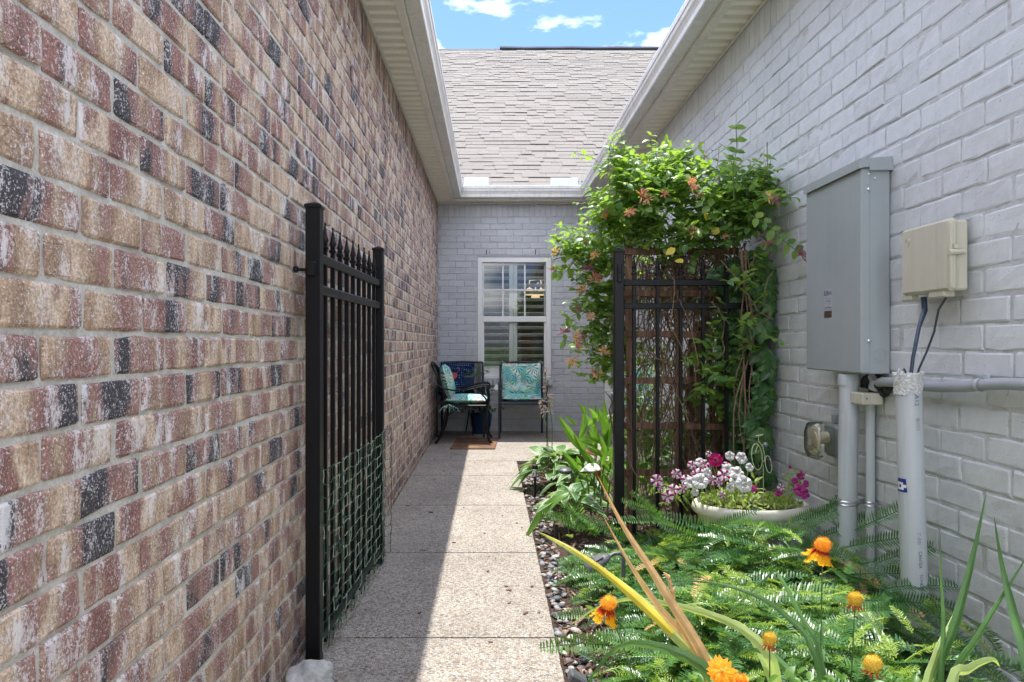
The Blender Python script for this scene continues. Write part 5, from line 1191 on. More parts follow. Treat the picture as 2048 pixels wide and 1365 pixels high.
m = MB(); q = [(BX + .03, 2.20, 1.222), (BX + .030, 2.195, 1.18), P(1838, 655, 2.15), P(1826, 715, 2.14), P(1820, 765, 2.13)]; m.tube(q, [.0085, .0085, .006, .0055, .0055], 10); m.build('sheath', M['bcable'], cb, smooth=True)
cb = thing('thin_cable', 'thin black cable curving from the beige box down into the fat grey pipe', 'cable', (1.36, 2.10, 1.21))
m = MB(); q = [(BX + .036, 2.095, 1.220), P(1877, 620, 2.11), P(1868, 665, 2.12), P(1853, 705, 2.13), P(1838, 738, 2.13), P(1832, 765, 2.13)]; m.tube(q, .0032, 8); m.tube([P(1800, 765, 2.13), P(1801, 745, 2.13), P(1808, 738, 2.13), P(1814, 750, 2.13)], .0028, 6); m.build('sheath', M['cable'], cb, smooth=True)
hp = thing('wall_pipe', 'sagging grey conduit running level along the grey wall, clamped right of the fat pipe', 'pipe', (1.37, 2.0, .96))
q = []
for px, py in ((1745, 752), (1752, 768), (1766, 764), (1790, 765), (1830, 771), (1880, 775), (1930, 774), (1965, 770), (2010, 768), (2060, 770), (2160, 776)):
    Y = 1.372 * F / (px - CX); q.append(Vector((1.372, Y, HC - (py - CY) / F * Y)))
m = MB(); m.tube(q, .0165, 14); m.build('tube', M['pvcd'], hp, smooth=True)
Y = 1.372 * F / (1962 - CX); m = MB(); m.lathe([(.019, -.006), (.0195, 0), (.019, .006)], (0, 0, 0), 18, M=Matrix.Translation((1.372, Y, HC - (770 - CY) / F * Y)) @ Matrix.Rotation(math.pi / 2, 4, 'X')); m.box((1.388, Y, HC - (758 - CY) / F * Y), (.012, .016, .03), bev=.002); m.build('clamp', M['pvc'], hp, smooth=True)
m = MB(); m.lathe([(.021, -.02), (.021, .02)], (0, 0, 0), 14, M=Matrix.Translation(q[1]) @ Matrix.Rotation(.6, 4, 'X')); m.build('elbow', M['pvcd'], hp, smooth=True)
m = MB()        # black foam in the wall hole under the panel
for k in range(16): c = Vector((1.385 + random.gauss(0, .006), 2.50 + random.gauss(0, .05), .925 + random.gauss(0, .016))); s_ = random.uniform(.012, .024); m.lathe([(.0001, -s_), (s_ * .8, -s_ * .5), (s_, 0), (s_ * .8, s_ * .5), (.0001, s_)], c, 7)
tag(m.build('sealing_foam', M['dark'], smooth=True), 'black sealing foam squeezed round the conduit behind the panel bottom', 'sealant')

# gas-meter style lamp: grey base with clear bulging cover
lf = thing('meter_cover', 'clear bulging cover on a small grey box, low on the wall behind the thick conduit', 'wall fixture', (XR, 2.82, .67))
YL = 2.80; zc = HC - (881 - CY) / F * YL
m = MB(); m.box((1.375, YL, zc), (.046, .10, .130), bev=.012); m.box((1.395, YL, zc), (.006, .112, .14), bev=.003); m.box((1.385, YL + .01, zc + .085), (.025, .03, .04), bev=.004); m.build('base', M['greybox'], lf, smooth=True)
m = MB(); m.box((1.3935, YL, zc), (.005, .116, .146)); m.build('gasket', M['cable'], lf)
Mx = Matrix.Translation((1.348, YL, zc)) @ Matrix.Rotation(-math.pi / 2, 4, 'Y')
m = MB(); vs = []; n = 28
for j, (q_, zz_) in enumerate(((1.0, 0), (1.0, .03), (.96, .055), (.85, .072), (.6, .082), (.25, .086), (.01, .087))):
    for k in range(n):
        an = 2 * math.pi * k / n; ca_, sa_ = math.cos(an), math.sin(an); e = .55; x = math.copysign(abs(ca_) ** e, ca_) * .080 * q_; y = math.copysign(abs(sa_) ** e, sa_) * .055 * q_; vs.append(Mx @ Vector((x, y, zz_)))
m.add(vs, [(j * n + k, j * n + (k + 1) % n, (j + 1) * n + (k + 1) % n, (j + 1) * n + k) for j in range(6) for k in range(n)]); m.build('clear_cover', glass_mat('cloudy_plastic', (.90, .89, .82), .10), lf, smooth=True)
m = MB(); m.tube([(1.345, YL, zc + .01), (1.29, YL, zc + .01)], .025, 14); m.box((1.30, YL, zc + .01), (.01, .06, .08), bev=.003); m.tube([(1.30, YL - .02, zc - .05), (1.28, YL + .02, zc - .03)], .012, 10); m.build('dial', plain('dull_brass', (.55, .52, .42), .4), lf, smooth=True)

# ------------------------------------------------------------------ hostas and other bed plants
hl = lambda t: (math.sin(math.pi * min(1, (t + .06) ** .72 * .97)) ** .85) if t < .995 else .02
hv = [leaf(.17, .125, 8, .18, .45, 3, edge=.9, wav=.03, shape=hl), leaf(.14, .10, 8, .25, .6, 3, edge=.9, wav=.04, shape=hl), leaf(.12, .09, 7, .12, .3, 3, edge=.9, wav=.03, shape=hl), leaf(.20, .10, 8, .22, .8, 3, edge=.9, wav=.04, shape=hl)]
def hosta(label, c, n, rad, s, mats='hosta', stalks=0, var=hv):
    t = thing('hosta_plant', label, 'plant', (c[0], c[1], bed_z(*c[:2]))); st = MB(); z0 = bed_z(*c[:2]); ms = [v.mesh('leaf', M[mats], True) for v in var]
    for k in range(n):
        a = 2.399 * k + random.gauss(0, .2); f_ = (k + .5) / n; r_ = rad * (.25 + .75 * f_); el = 1.15 - 1.05 * f_; h = (.10 + .12 * (1 - f_)) * s * 1.3
        d = Vector((math.cos(a), math.sin(a), 0)); b = Vector((c[0], c[1], z0)) + d * r_ * .55 + Vector((0, 0, h)); st.tube([Vector((c[0], c[1], z0)), Vector((c[0], c[1], z0)) + d * r_ * .2 + Vector((0, 0, h * .6)), b], [.005, .004, .003], 5)
        o = bpy.data.objects.new('leaf', ms[random.randrange(len(ms))]); attach(o, t, frame(b, Vector((d.x, d.y, math.tan(el * .6))), (0, 0, 1), roll=random.gauss(0, .25), s=s * random.uniform(.8, 1.15)))
    st.build('petiole', M['gstem'], t); return t
h1 = hosta('large variegated hosta at the far end of the bed, beside the solar path lights', (.50, 5.25), 60, .34, .92)
hosta('variegated hosta hugging the fence post, with a drooping yellow-green leaf over the stones', (.47, 4.05), 34, .22, .80)
hosta('small pale hosta between the far path light and the fence post', (.60, 4.75), 34, .24, .80)
m = MB()
lf_ = leaf(.30, .075, 10, .3, .9, 2, wav=.03); o = lf_.build('drooping_leaf', M['upright'], h1, frame(P(1140, 985, 3.95), (-.75, -.35, -.15), (0, -.5, 1)), smooth=True); o['label'] = 'long yellow-green leaf arching down to the stones'
# faded flower stalks of the far hosta
for bx, by, hx, hy, k_ in ((1092, 930, 1090, 735, 0), (1104, 930, 1096, 790, 1), (1098, 925, 1083, 800, 2)):
    Y = 5.35; a = P(bx, by + 10, Y); b = P(hx, hy, Y); st = MB(); mid = a.lerp(b, .6) + Vector((.02, 0, 0)); st.tube([a, mid, b], [.0035, .003, .002], 5); st.build('flower_stalk', M['gstem'], h1)
    fm = MB()
    for q_ in range(26 if k_ == 0 else 18):
        t = 1 - .55 * q_ / 26; p = mid.lerp(b, max(0, (t - .35) / .65)); d = rdir(-.5, .4); fm.tube([p, p + d * .018, p + d * .034], [.0015, .005, .0035], 5)
    fm.build('faded_bloom', M['hostafl'], h1)
# upright lance leaves (canna-like) left of the fence post
up = thing('lance_leaf_plant', 'tall bright green plant with upright lance leaves just left of the fence post', 'plant', (.66, 4.5, 0))
st = MB()
for px, py, tx, ty, Y, wd in ((1165, 905, 1118, 836, 4.7, .055), (1160, 905, 1172, 825, 4.7, .045), (1190, 895, 1185, 815, 4.6, .05), (1212, 890, 1208, 805, 4.5, .05), (1200, 925, 1225, 850, 4.5, .05), (1180, 930, 1150, 870, 4.6, .05), (1218, 940, 1236, 875, 4.4, .05), (1165, 955, 1128, 905, 4.7, .05), (1195, 900, 1178, 860, 4.55, .04), (1205, 960, 1170, 900, 4.4, .05), (1222, 880, 1195, 818, 4.55, .045), (1215, 985, 1190, 925, 4.3, .045)):
    a, b = P(px, py, Y), P(tx, ty, Y - .05); L = (b - a).length; l_ = leaf(L * 1.04, wd, 8, .45, .12, 2, wav=.02, shape=lambda t: math.sin(math.pi * min(1, t ** .9 * .98 + .02)) ** .9); l_.build('leaf', M['upright'], up, frame(a, b - a, (random.gauss(0, .5), -1, .3)), smooth=True)
    st.tube([Vector((.66 + random.gauss(0, .03), Y, 0)), a], .004, 5)
st.build('stem', M['gstem'], up)
for k in range(46):
    Y = random.uniform(4.2, 5.4); px = random.uniform(1150, 1228); py = random.uniform(835, 985); a = P(px, py, Y); l_ = leaf(random.uniform(.08, .15), .038, 5, .35, .25); l_.build('leaf', M['upright'], up, frame(a, (random.gauss(-.3, .5), -.3, random.uniform(.2, 1.0)), (random.gauss(0, .4), -1, .4)), smooth=True)
# caladium-like plant with one big white leaf
ca_t = thing('white_leaf_plant', 'plant with one large drooping white leaf on green stems beside the fence post', 'plant', (.56, 4.05, 0))
st = MB()
for px, py, tx, ty in ((1182, 1010, 1173, 950), (1190, 1010, 1188, 945), (1200, 1010, 1205, 950), (1214, 1020, 1220, 960), (1186, 1020, 1160, 960)): st.tube([P(px, py + 20, 4.0), P((px + tx) / 2, (py + ty) / 2, 4.0), P(tx, ty, 4.0)], [.006, .005, .004], 6)
st.build('stem', M['gstem'], ca_t)
l_ = leaf(.145, .11, 8, .15, .35, 3, shape=hl); l_.build('leaf', plain('white_green_leaf', (.52, .58, .42), .5, nsc=30, nv=.15), ca_t, frame(P(1200, 936, 3.98), (-1, -.25, .15), (0, -.45, 1), s=.75), smooth=True)
l_.build('leaf', M['rusty'], ca_t, frame(P(1172, 900, 4.3), (1, -.2, -.3), (0, -.7, 1), s=.5), smooth=True, label='rust-red leaf'); l_.build('leaf', M['rusty'], ca_t, frame(P(1192, 940, 4.1), (.5, -.2, -.8), (0, -.7, 1), s=.4), smooth=True, label='rust-red leaf')
# low greenery seen between the fence bars
lo = thing('groundcover_plant', 'bright leafy groundcover growing behind the black fence bars', 'plant', (1.0, 4.3, 0))
pl = []
for k in range(420):
    Y = random.uniform(3.75, 5.0); p = P(random.uniform(1235, 1470), random.uniform(850, 1010), Y)
    if p.z < .03 or p.x > 1.35: continue
    pl.append((frame(p, rdir(.3, .5), (random.gauss(0, .4), -.4, 1), s=random.uniform(.9, 1.7)), random.randrange(5)))
scatter('leaf', lv, pl, M['upright'], lo, 260, smooth=True, rest='foliage')
st = MB()
for k in range(60): x = random.uniform(.75, 1.33); y = random.uniform(3.8, 4.9); wander(Vector((x, y, 0)), Vector((x + random.gauss(0, .06), y, random.uniform(.2, .5))), 5, .03, .002, mb=st)
st.build('stem', M['gstem'], lo)

# ------------------------------------------------------------------ solar lights
def solar(label, x, y):
    t = thing('solar_path_light', label, 'solar light', (x, y, 0)); return t
t = thing('solar_path_light', 'slim black solar stake light with clear lens, at the path edge by the far hosta', 'solar light', P(1068, 992, 4.95) * 1)
p = P(1070, 995, 4.9); zt = P(1068, 932, 4.9).z
m = MB(); m.lathe([(.0001, 0), (.008, .0), (.009, zt - p.z - .075)], (p.x, p.y, p.z), 12); m.build('stake', M['black'], t)
m = MB(); m.lathe([(.020, zt - .022), (.021, zt), (.018, zt + .003), (.0001, zt + .004)], (p.x, p.y, 0), 16); m.lathe([(.018, zt - .022), (.0001, zt - .023)], (p.x, p.y, 0), 16); m.build('cap', M['black'], t, smooth=True)
m = MB(); m.lathe([(.014, zt - .078), (.017, zt - .024)], (p.x, p.y, 0), 16); m.build('lens', M['glass'], t, smooth=True)
m = MB(); m.lathe([(.006, zt - .075), (.006, zt - .03)], (p.x, p.y, 0), 10); m.build('bulb_core', M['white'], t)
t = thing('mushroom_light', 'charcoal mushroom-shaped garden light on a post in the middle of the hostas', 'solar light', (.50, 4.55, 0))
p = P(1130, 943, 4.5); m = MB(); m.lathe([(.0001, -.016), (.030, -.014), (.046, -.004), (.047, .008), (.035, .020), (.012, .024), (.0001, .023)], p, 24); m.build('head', M['lampgrey'], t, smooth=True)
m = MB(); m.tube([P(1146, 1005, 4.5), P(1146, 950, 4.5)], .008, 10); m.tube([P(1146, 950, 4.5), P(1138, 942, 4.5)], .008, 10); m.build('post', M['lampgrey'], t)
t = thing('garden_spotlight', 'charcoal teardrop garden spotlight lying tilted over the mulch', 'garden light', (.42, 2.72, 0))
p = P(1197, 1124, 2.62); Mx = frame(p, (-.9, -.25, -.42), (0, -.35, 1)); m = MB()
vs = []; n = 20; prf = [(-.050, .008), (-.040, .018), (-.015, .029), (.015, .034), (.040, .030), (.054, .020), (.058, .006)]
for yy, rr in prf:
    for k in range(n):
        an = 2 * math.pi * k / n; vs.append(Mx @ Vector((rr * math.cos(an), yy, rr * .62 * math.sin(an))))
m.add(vs, [(j * n + k, (j + 1) * n + k, (j + 1) * n + (k + 1) % n, j * n + (k + 1) % n) for j in range(6) for k in range(n)] + [tuple(range(6 * n, 7 * n))]); m.build('head', M['lampgrey'], t, smooth=True)
m = MB(); m.box((0, 0, 0), (.028, .036, .004), bev=.001); v, f, a_ = m.arrays(); m2 = MB(); m2.add([Mx @ (Vector(q) + Vector((0, -.002, .0205))) for q in v], f); m2.build('solar_cell', plain('solar_cell', (.03, .032, .038), .3), t)
m = MB(); m.tube([P(1215, 1116, 2.65), P(1228, 1108, 2.66), P(1240, 1107, 2.66), P(1247, 1114, 2.66), P(1247, 1170, 2.66)], .0075, 10); m.build('bracket', M['lampgrey'], t, smooth=True)
for k, (px, py, px2, py2, lab) in enumerate(((1131, 1048, 1136, 1082, 'short black stake leaning in the mulch, right one of the two behind the spotlight'), (1113, 1050, 1110, 1076, 'short black stake in the mulch nearest the river stones, left one of two'))):
    t = thing('light_stake', lab, 'stake', P(px2, py2, 3.25)); m = MB(); m.tube([P(px, py, 3.3), P(px2, py2 + 10, 3.25)], [.009, .006], 8); m.build('shaft', M['black'], t)
t = thing('flat_path_light', 'low dark angular light at the path edge at the bottom of the view', 'solar light', (.30, 2.12, 0))
m = MB(); m.box(P(1155, 1358, 2.2), (.06, .05, .03), Matrix.Rotation(.5, 3, 'Y'), bev=.006); m.build('head', M['lampgrey'], t); m = MB(); m.tube([P(1160, 1362, 2.2), P(1160, 1410, 2.2)], .006, 8); m.build('stake', M['lampgrey'], t)
# limestone rock at the gate foot
m = MB(); nr, ns = 14, 20; vs = []
rc = Vector((-.563, 2.20, .026))
for i in range(nr + 1):
    th = math.pi * i / nr
    for k in range(ns):
        ph = 2 * math.pi * k / ns; d = Vector((math.sin(th) * math.cos(ph), math.sin(th) * math.sin(ph), math.cos(th))); w_ = 1 + .30 * noise.noise(d * 1.6) + .12 * noise.noise(d * 4.5) - .25 * max(0, 1 - (d - Vector((.5, -.3, .8))).length * 2.2)
        vs.append(rc + Vector((d.x * .078, d.y * .07, d.z * .055)) * w_)
m.add(vs, [(i * ns + k, (i + 1) * ns + k, (i + 1) * ns + (k + 1) % ns, i * ns + (k + 1) % ns) for i in range(nr) for k in range(ns)]); tag(m.build('rock', M['rock'], smooth=True), 'lump of pale pitted limestone on the path at the foot of the open gate', 'rock')

# ------------------------------------------------------------------ sword leaves and blanket flowers in the foreground
def blade(parent, pts, wpx, mat, name='leaf', twist=0.0, fold=.35, label=None, sharp=1.0):
    """pts: (px, py, depth), base first, tip last; wpx: width in photo pixels at the widest"""
    q = [P(*a) for a in pts]; n = 18; c = []
    m_ = len(q)
    for i in range(n + 1):       # Catmull-Rom through the points
        t = i / n * (m_ - 1); k = min(m_ - 2, int(t)); u = t - k; p0, p1, p2, p3 = q[max(k - 1, 0)], q[k], q[k + 1], q[min(k + 2, m_ - 1)]
        c.append(.5 * ((2 * p1) + (p2 - p0) * u + (2 * p0 - 5 * p1 + 4 * p2 - p3) * u * u + (3 * p1 - p0 - 3 * p2 + p3) * u ** 3))
    wd = wpx * .80 * pts[len(pts) // 2][2] / F; m = MB(); vs = []
    for i, p in enumerate(c):
        t = i / n; d = (c[min(i + 1, n)] - c[max(i - 1, 0)]).normalized(); side = d.cross(Vector((0, 1, 0)))
        if side.length < .05: side = Vector((1, 0, 0))
        side.normalize(); nn = side.cross(d); a = twist * t; s2 = side * math.cos(a) + nn * math.sin(a); n2 = s2.cross(d)
        w_ = wd / 2 * (.80 + .2 * math.sin(math.pi * t) + random.gauss(0, .012)) * (min(1, (1 - t) * 1.35 * sharp) ** .85)
        for ku in range(13): u = -1 + ku / 6; vs.append(p + s2 * u * w_ + n2 * (abs(u) * fold * w_ - (.0005 if ku % 2 else 0)))
    fs = [(i * 13 + k, i * 13 + k + 1, (i + 1) * 13 + k + 1, (i + 1) * 13 + k) for i in range(n) for k in range(12)]; cv = [random.choice((.001, .25, .6)) for k in range(12)]
    m.add(vs, fs, [cv[k] for i in range(n) for k in range(12)]); return m.build(name, mat, parent, smooth=True, label=label)
ir = thing('sword_leaf_plant', 'clump of long sword leaves in front, some green, one turning yellow, two dried tan', 'plant', P(1560, 1900, 1.45))
R0 = (1560, 1850, 1.42)
blade(ir, [R0, (1480, 1430, 1.50), (1345, 1265, 1.60), (1215, 1150, 1.72), (1072, 1062, 1.85)], 44, M['bladep'], label='pale leaf turning yellow at its tip')
blade(ir, [(1345, 1268, 1.597), (1290, 1215, 1.645), (1215, 1150, 1.718), (1140, 1097, 1.785), (1070, 1061, 1.852)], 24, M['bladey'], label='yellowed leaf end')
blade(ir, [R0, (1440, 1390, 1.50), (1330, 1185, 1.55), (1245, 1050, 1.60), (1192, 945, 1.65)], 30, M['dry'], label='dried tan leaf'); blade(ir, [R0, (1425, 1365, 1.52), (1320, 1220, 1.57), (1260, 1130, 1.6), (1205, 1030, 1.66)], 26, M['dry'], label='dried tan leaf', twist=.5)
blade(ir, [R0, (1470, 1460, 1.48), (1400, 1330, 1.5), (1250, 1290, 1.56), (1165, 1380, 1.62)], 42, M['blade']); blade(ir, [(1600, 1850, 1.5), (1560, 1420, 1.55), (1530, 1300, 1.55), (1420, 1230, 1.62), (1240, 1200, 1.75), (1130, 1258, 1.85)], 30, M['bladep'])
blade(ir, [(1700, 1800, 1.55), (1640, 1345, 1.6), (1570, 1230, 1.65), (1480, 1180, 1.7), (1390, 1163, 1.76), (1310, 1165, 1.82)], 15, M['blade']); blade(ir, [(1660, 1800, 1.5), (1560, 1410, 1.55), (1500, 1270, 1.62), (1440, 1235, 1.66), (1360, 1200, 1.74)], 22, M['bladep'])
blade(ir, [(1670, 1800, 1.5), (1650, 1350, 1.6), (1600, 1230, 1.66), (1556, 1148, 1.74), (1535, 1155, 1.76), (1470, 1215, 1.74), (1410, 1285, 1.70)], 12, M['blade']); blade(ir, [(1640, 1800, 1.48), (1610, 1440, 1.52), (1565, 1330, 1.56), (1500, 1300, 1.6), (1460, 1325, 1.64)], 26, M['blade'])
st = MB()
for k in range(8): c = P(1338 + 3 * k, 1155 + 14 * k, 1.56); st.tube([c, c + Vector((random.gauss(0, .008), -.002, .012))], [.005, .001], 5)
st.tube([P(1335, 1150, 1.56), P(1350, 1215, 1.56), P(1400, 1300, 1.54)], [.002, .004, .005], 5); st.build('seed_stalk', M['dry'], ir)
ir2 = thing('sword_leaf_plant', 'clump of upright dark green sword leaves at the lower right, against the grey wall', 'plant', P(1880, 1900, 1.5))
for pts_, wd, mm, tw_ in (([(1880, 1800, 1.50), (1868, 1400, 1.6), (1915, 1240, 1.66), (1950, 1100, 1.7), (1972, 988, 1.75)], 34, 'blade', .15), ([(1890, 1800, 1.5), (1884, 1380, 1.58), (1888, 1250, 1.62), (1882, 1150, 1.66), (1881, 1068, 1.7)], 15, 'blade', .1),
                         ([(1890, 1800, 1.48), (1900, 1400, 1.52), (1960, 1270, 1.55), (2020, 1170, 1.6), (2075, 1080, 1.64)], 24, 'blade', -.1), ([(2120, 1700, 1.45), (2060, 1340, 1.5), (2030, 1230, 1.55), (2005, 1130, 1.6), (1988, 1032, 1.66)], 34, 'blade', .1),
                         ([(1880, 1800, 1.5), (1855, 1420, 1.58), (1870, 1320, 1.62), (1900, 1250, 1.66), (1925, 1195, 1.7)], 26, 'bladep', .2), ([(1900, 1800, 1.4), (1905, 1390, 1.45), (1940, 1340, 1.48), (1985, 1320, 1.5), (2000, 1335, 1.52)], 34, 'bladep', 0), ([(2160, 1750, 1.4), (2100, 1420, 1.45), (2070, 1390, 1.45), (2030, 1375, 1.45)], 30, 'bladep', 0)):
    blade(ir2, pts_, wd, M[mm], twist=tw_)
# blanket flowers
def petal_ring(n, r0, r1, drop, wd, seed):
    r = random.Random(seed); m = MB()
    for k in range(n):
        a = 2 * math.pi * k / n + r.gauss(0, .1); d = Vector((math.cos(a), math.sin(a), 0)); s = Vector((-math.sin(a), math.cos(a), 0)); dr = drop * r.uniform(.8, 1.2); l = r1 * r.uniform(.85, 1.1)
        pts_ = [(r0, 0, .35), (r0 + (l - r0) * .5, -dr * .45, .9), (r0 + (l - r0) * .85, -dr * .9, 1.0)]; vs = []
        for (q, z, w_) in pts_:
            for u in (-1, 0, 1): vs.append(d * q + s * u * wd * w_ * .5 + Vector((0, 0, z + (.0015 if u == 0 else 0))))
        b = len(vs)
        for u, e in ((-.8, .0), (-.4, .006), (0, -.001), (.4, .006), (.8, 0)): vs.append(d * (l + e) + s * u * wd * .5 + Vector((0, 0, -dr)))
        m.add(vs, [(0, 1, 4, 3), (1, 2, 5, 4), (3, 4, 7, 6), (4, 5, 8, 7), (6, 9, 10), (6, 10, 11, 7), (7, 11, 12, 8), (8, 12, 13)])
    return m
def head(R, seed, n=320, spike=.0055):
    r = random.Random(seed); m = MB(); m.lathe([(.0001, R), (R * .7, R * .72), (R, 0), (R * .7, -R * .6), (.0001, -R * .75)], (0, 0, 0), 14)
    for k in range(n):
        z = 1 - 1.5 * (k + .5) / n; a = 2.399 * k; q = math.sqrt(max(0, 1 - z * z)); d = Vector((q * math.cos(a), q * math.sin(a), z)); s = d.cross(Vector((.3, .2, 1))).normalized() * .0008; m.add([d * R * .9 - s, d * R * .9 + s, d * (R + spike * r.uniform(.7, 1.3))], [(0, 1, 2)])
    return m
def blanket(label, px, py, Y, R, petals, tilt, headmat, stem_px, seed, drop=.016):
    p = P(px, py, Y); t = thing('blanket_flower', label, 'flower', (P(stem_px[0], stem_px[1], Y + .02)))
    Mx = Matrix.Translation(p) @ Matrix.Rotation(tilt[0], 4, 'X') @ Matrix.Rotation(tilt[1], 4, 'Y')
    head(R, seed).build('flower_head', headmat, t, Mx, smooth=False)
    if petals:
        petal_ring(petals, R * .5, R * 1.30 + .008, drop, R * .80, seed).build('petals', M['gaillardia'], t, Mx @ Matrix.Translation((0, 0, -R * .25)))
        petal_ring(petals, R * .4, R * 1.22, drop * .62, R * .72, seed).build('inner_petals', M['gaillardia'], t, Mx @ Matrix.Translation((0, 0, -R * .25 + .0015)))
    else:
        petal_ring(9, R * .4, R * .9, .010, R * .3, seed).build('sepals', M['redp'], t, Mx @ Matrix.Translation((0, 0, -R * .55)))
    q = [p - Vector((0, 0, R * .5)), P((px + stem_px[0]) / 2 + 3, (py + stem_px[1]) / 2, Y + .01), P(stem_px[0], stem_px[1], Y + .02)]; m = MB(); m.tube([q[0], q[0].lerp(q[1], .5), q[1], q[2]], .0016, 6); m.build('stem', M['gstem'], t); return t
hd = leafy('orange_seed_head', (.80, .30, .02), (.90, .45, .03), trans=.2, rough=.8, nsc=200, var=.3)
blanket('tall blanket flower with drooping orange petals rising in front of the grey conduit', 1645, 1092, 1.66, .0195, 13, (.10, .22), hd, (1632, 1500), 1, .034)
blanket('blanket flower with a red ring over the bare mulch, left of the dried leaves', 1217, 1208, 1.62, .0175, 12, (.12, .25), hd, (1285, 1420), 2, .036)
blanket('yellow seed ball of a blanket flower in front of the fat grey pipe', 1710, 1200, 1.60, .017, 0, (0, .05), M['seed'], (1690, 1500), 3)
blanket('small yellow seed ball of a blanket flower in the middle of the green fronds', 1539, 1280, 1.50, .0145, 0, (0, .05), M['seed'], (1535, 1500), 4)
blanket('yellow seed ball of a blanket flower nearest the bottom edge, at the right', 1745, 1330, 1.45, .019, 0, (0, .1), M['seed'], (1740, 1600), 5)
t = thing('orange_flower', 'open orange daisy-like flower at the bottom edge of the view', 'flower', P(1440, 1500, 1.38))
Mx = Matrix.Translation(P(1443, 1343, 1.36)) @ Matrix.Rotation(.9, 4, 'X'); petal_ring(8, .004, .026, .003, .018, 9).build('petals', M['orange'], t, Mx); petal_ring(7, .003, .017, .000, .012, 12).build('inner_petals', M['orange'], t, Mx @ Matrix.Translation((0, 0, .003)) @ Matrix.Rotation(.4, 4, 'Z')); head(.0045, 3, 40, .002).build('flower_head', M['seed'], t, Mx @ Matrix.Translation((0, 0, .004)))
m = MB(); m.tube([P(1443, 1345, 1.365), P(1440, 1500, 1.38)], .0015, 6); m.build('stem', M['gstem'], t)
blanket('orange and red blanket flower cut by the bottom edge, beside the open orange flower', 1483, 1362, 1.36, .010, 9, (.5, .2), hd, (1480, 1500), 8, .006)
lp = thing('flower_foliage', 'small bright leaves of the blanket flowers along the bottom edge', 'plant', P(1700, 1500, 1.45)); pl = []
for k in range(110):
    p = P(random.choice((1480, 1560, 1620, 1700, 1790, 1400)) + random.gauss(0, 30), random.gauss(1375, 18), random.uniform(1.36, 1.5)); pl.append((frame(p, rdir(.6, .4), (0, -.3, 1), s=random.uniform(.25, .55)), random.randrange(5)))
scatter('leaf', lv, pl, M['upright'], lp, 300, smooth=True)

# ------------------------------------------------------------------ patio corner
mt = MB(); r0 = [(P(900, 900, 7.12).x, 7.12), (P(990, 900, 7.12).x, 7.12), (P(997, 878, 7.93).x, 7.93), (P(914, 878, 7.93).x, 7.93)]
mt.prism(r0, .001, .012); tag(mt.build('doormat', M['doormat']), 'brown and red woven doormat on the patio under the left armchair', 'doormat')

def cushion(m, w_, h, t, cx, M_, seed=0, pinch=.12):
    """soft box: w along x, h along z, thickness t along y, in the space of M_"""
    n = 10; r = random.Random(seed); grid = {}
    for side in (1, -1):
        vs = []
        for j in range(n + 1):
            for i in range(n + 1):
                u, v = -1 + 2 * i / n, -1 + 2 * j / n; e = (1 - abs(u) ** 3.2) * (1 - abs(v) ** 3.2)
                x = u * w_ / 2 * (1 - pinch * (1 - abs(v)) * .25 * abs(u)); z = v * h / 2 * (1 - pinch * (1 - abs(u)) * .25 * abs(v)); y = side * t / 2 * (max(0, e) ** .5) + .004 * noise.noise(Vector((u * 3 + seed, v * 3, side))) * e
                vs.append(M_ @ Vector((x, y, z)))
        fs = [(j * (n + 1) + i, j * (n + 1) + i + 1, (j + 1) * (n + 1) + i + 1, (j + 1) * (n + 1) + i) for j in range(n) for i in range(n)]
        m.add(vs, fs if side < 0 else [f[::-1] for f in fs])
    return m
def chair_b(name, label, group=None, back='palm'):
    """straight metal armchair, facing -Y, origin on the floor under the seat centre"""
    t = thing(name, label, 'chair'); w_, d0 = .27, .24; blk = M['navyblack']
    for sx in (-1, 1):
        for nm, q in (('leg', [(sx * w_, -d0, 0), (sx * w_, -d0 + .01, .40), (sx * w_, -d0 + .03, .60)]), ('leg', [(sx * w_ * .93, d0 + .05, 0), (sx * w_ * .93, d0 - .02, .42)])):
            m = MB(); m.tube(q, .0125, 10); o = m.build(nm, blk, t, smooth=True)
        m = MB(); m.tube([(sx * w_, -d0 + .03, .60), (sx * w_, -d0 + .06, .615), (sx * w_, 0, .62), (sx * w_, d0 - .02, .60)], [.011, .014, .014, .010], 8, flat=.7); m.build('arm', blk, t, smooth=True)
        m = MB(); m.tube([(sx * w_ * .93, d0 - .02, .40), (sx * w_ * .93, d0 + .03, .62), (sx * w_ * .92, d0 + .08, .845)], .0125, 10); m.build('back_post', blk, t, smooth=True)
    m = MB(); m.tube([(-w_ * .92, d0 + .08, .845), (0, d0 + .085, .855), (w_ * .92, d0 + .08, .845)], .014, 10)
    for k in range(6): x = -.2 + .08 * k; m.box((x, d0 + .035, .63), (.05, .004, .42), Matrix.Rotation(-.17, 3, 'X'))
    m.build('back_slats', blk, t, smooth=True)
    m = MB(); m.box((0, 0, .405), (w_ * 2 - .02, d0 * 2, .022), bev=.006); m.box((0, -d0, .40), (w_ * 2 - .02, .025, .035), bev=.006); m.build('seat', blk, t)
    return t
mats_ = dict(palm=M['palm'], dots=M['dots'])
def add_child(t, m, name, mat, smooth=True): return m.build(name, mat, t, smooth=smooth)
cB = chair_b('metal_chair', 'dark metal armchair with a palm-print back cushion under the window')
m = MB(); cushion(m, .46, .40, .10, 0, Matrix.Translation((0, .215, .645)) @ Matrix.Rotation(-.18, 4, 'X'), 2); add_child(cB, m, 'back_cushion', M['palm'])
m = MB(); cushion(m, .46, .44, .08, 0, Matrix.Translation((0, -.01, .452)) @ Matrix.Rotation(math.pi / 2, 4, 'X'), 4); add_child(cB, m, 'seat_cushion', M['palm'])
m = MB()
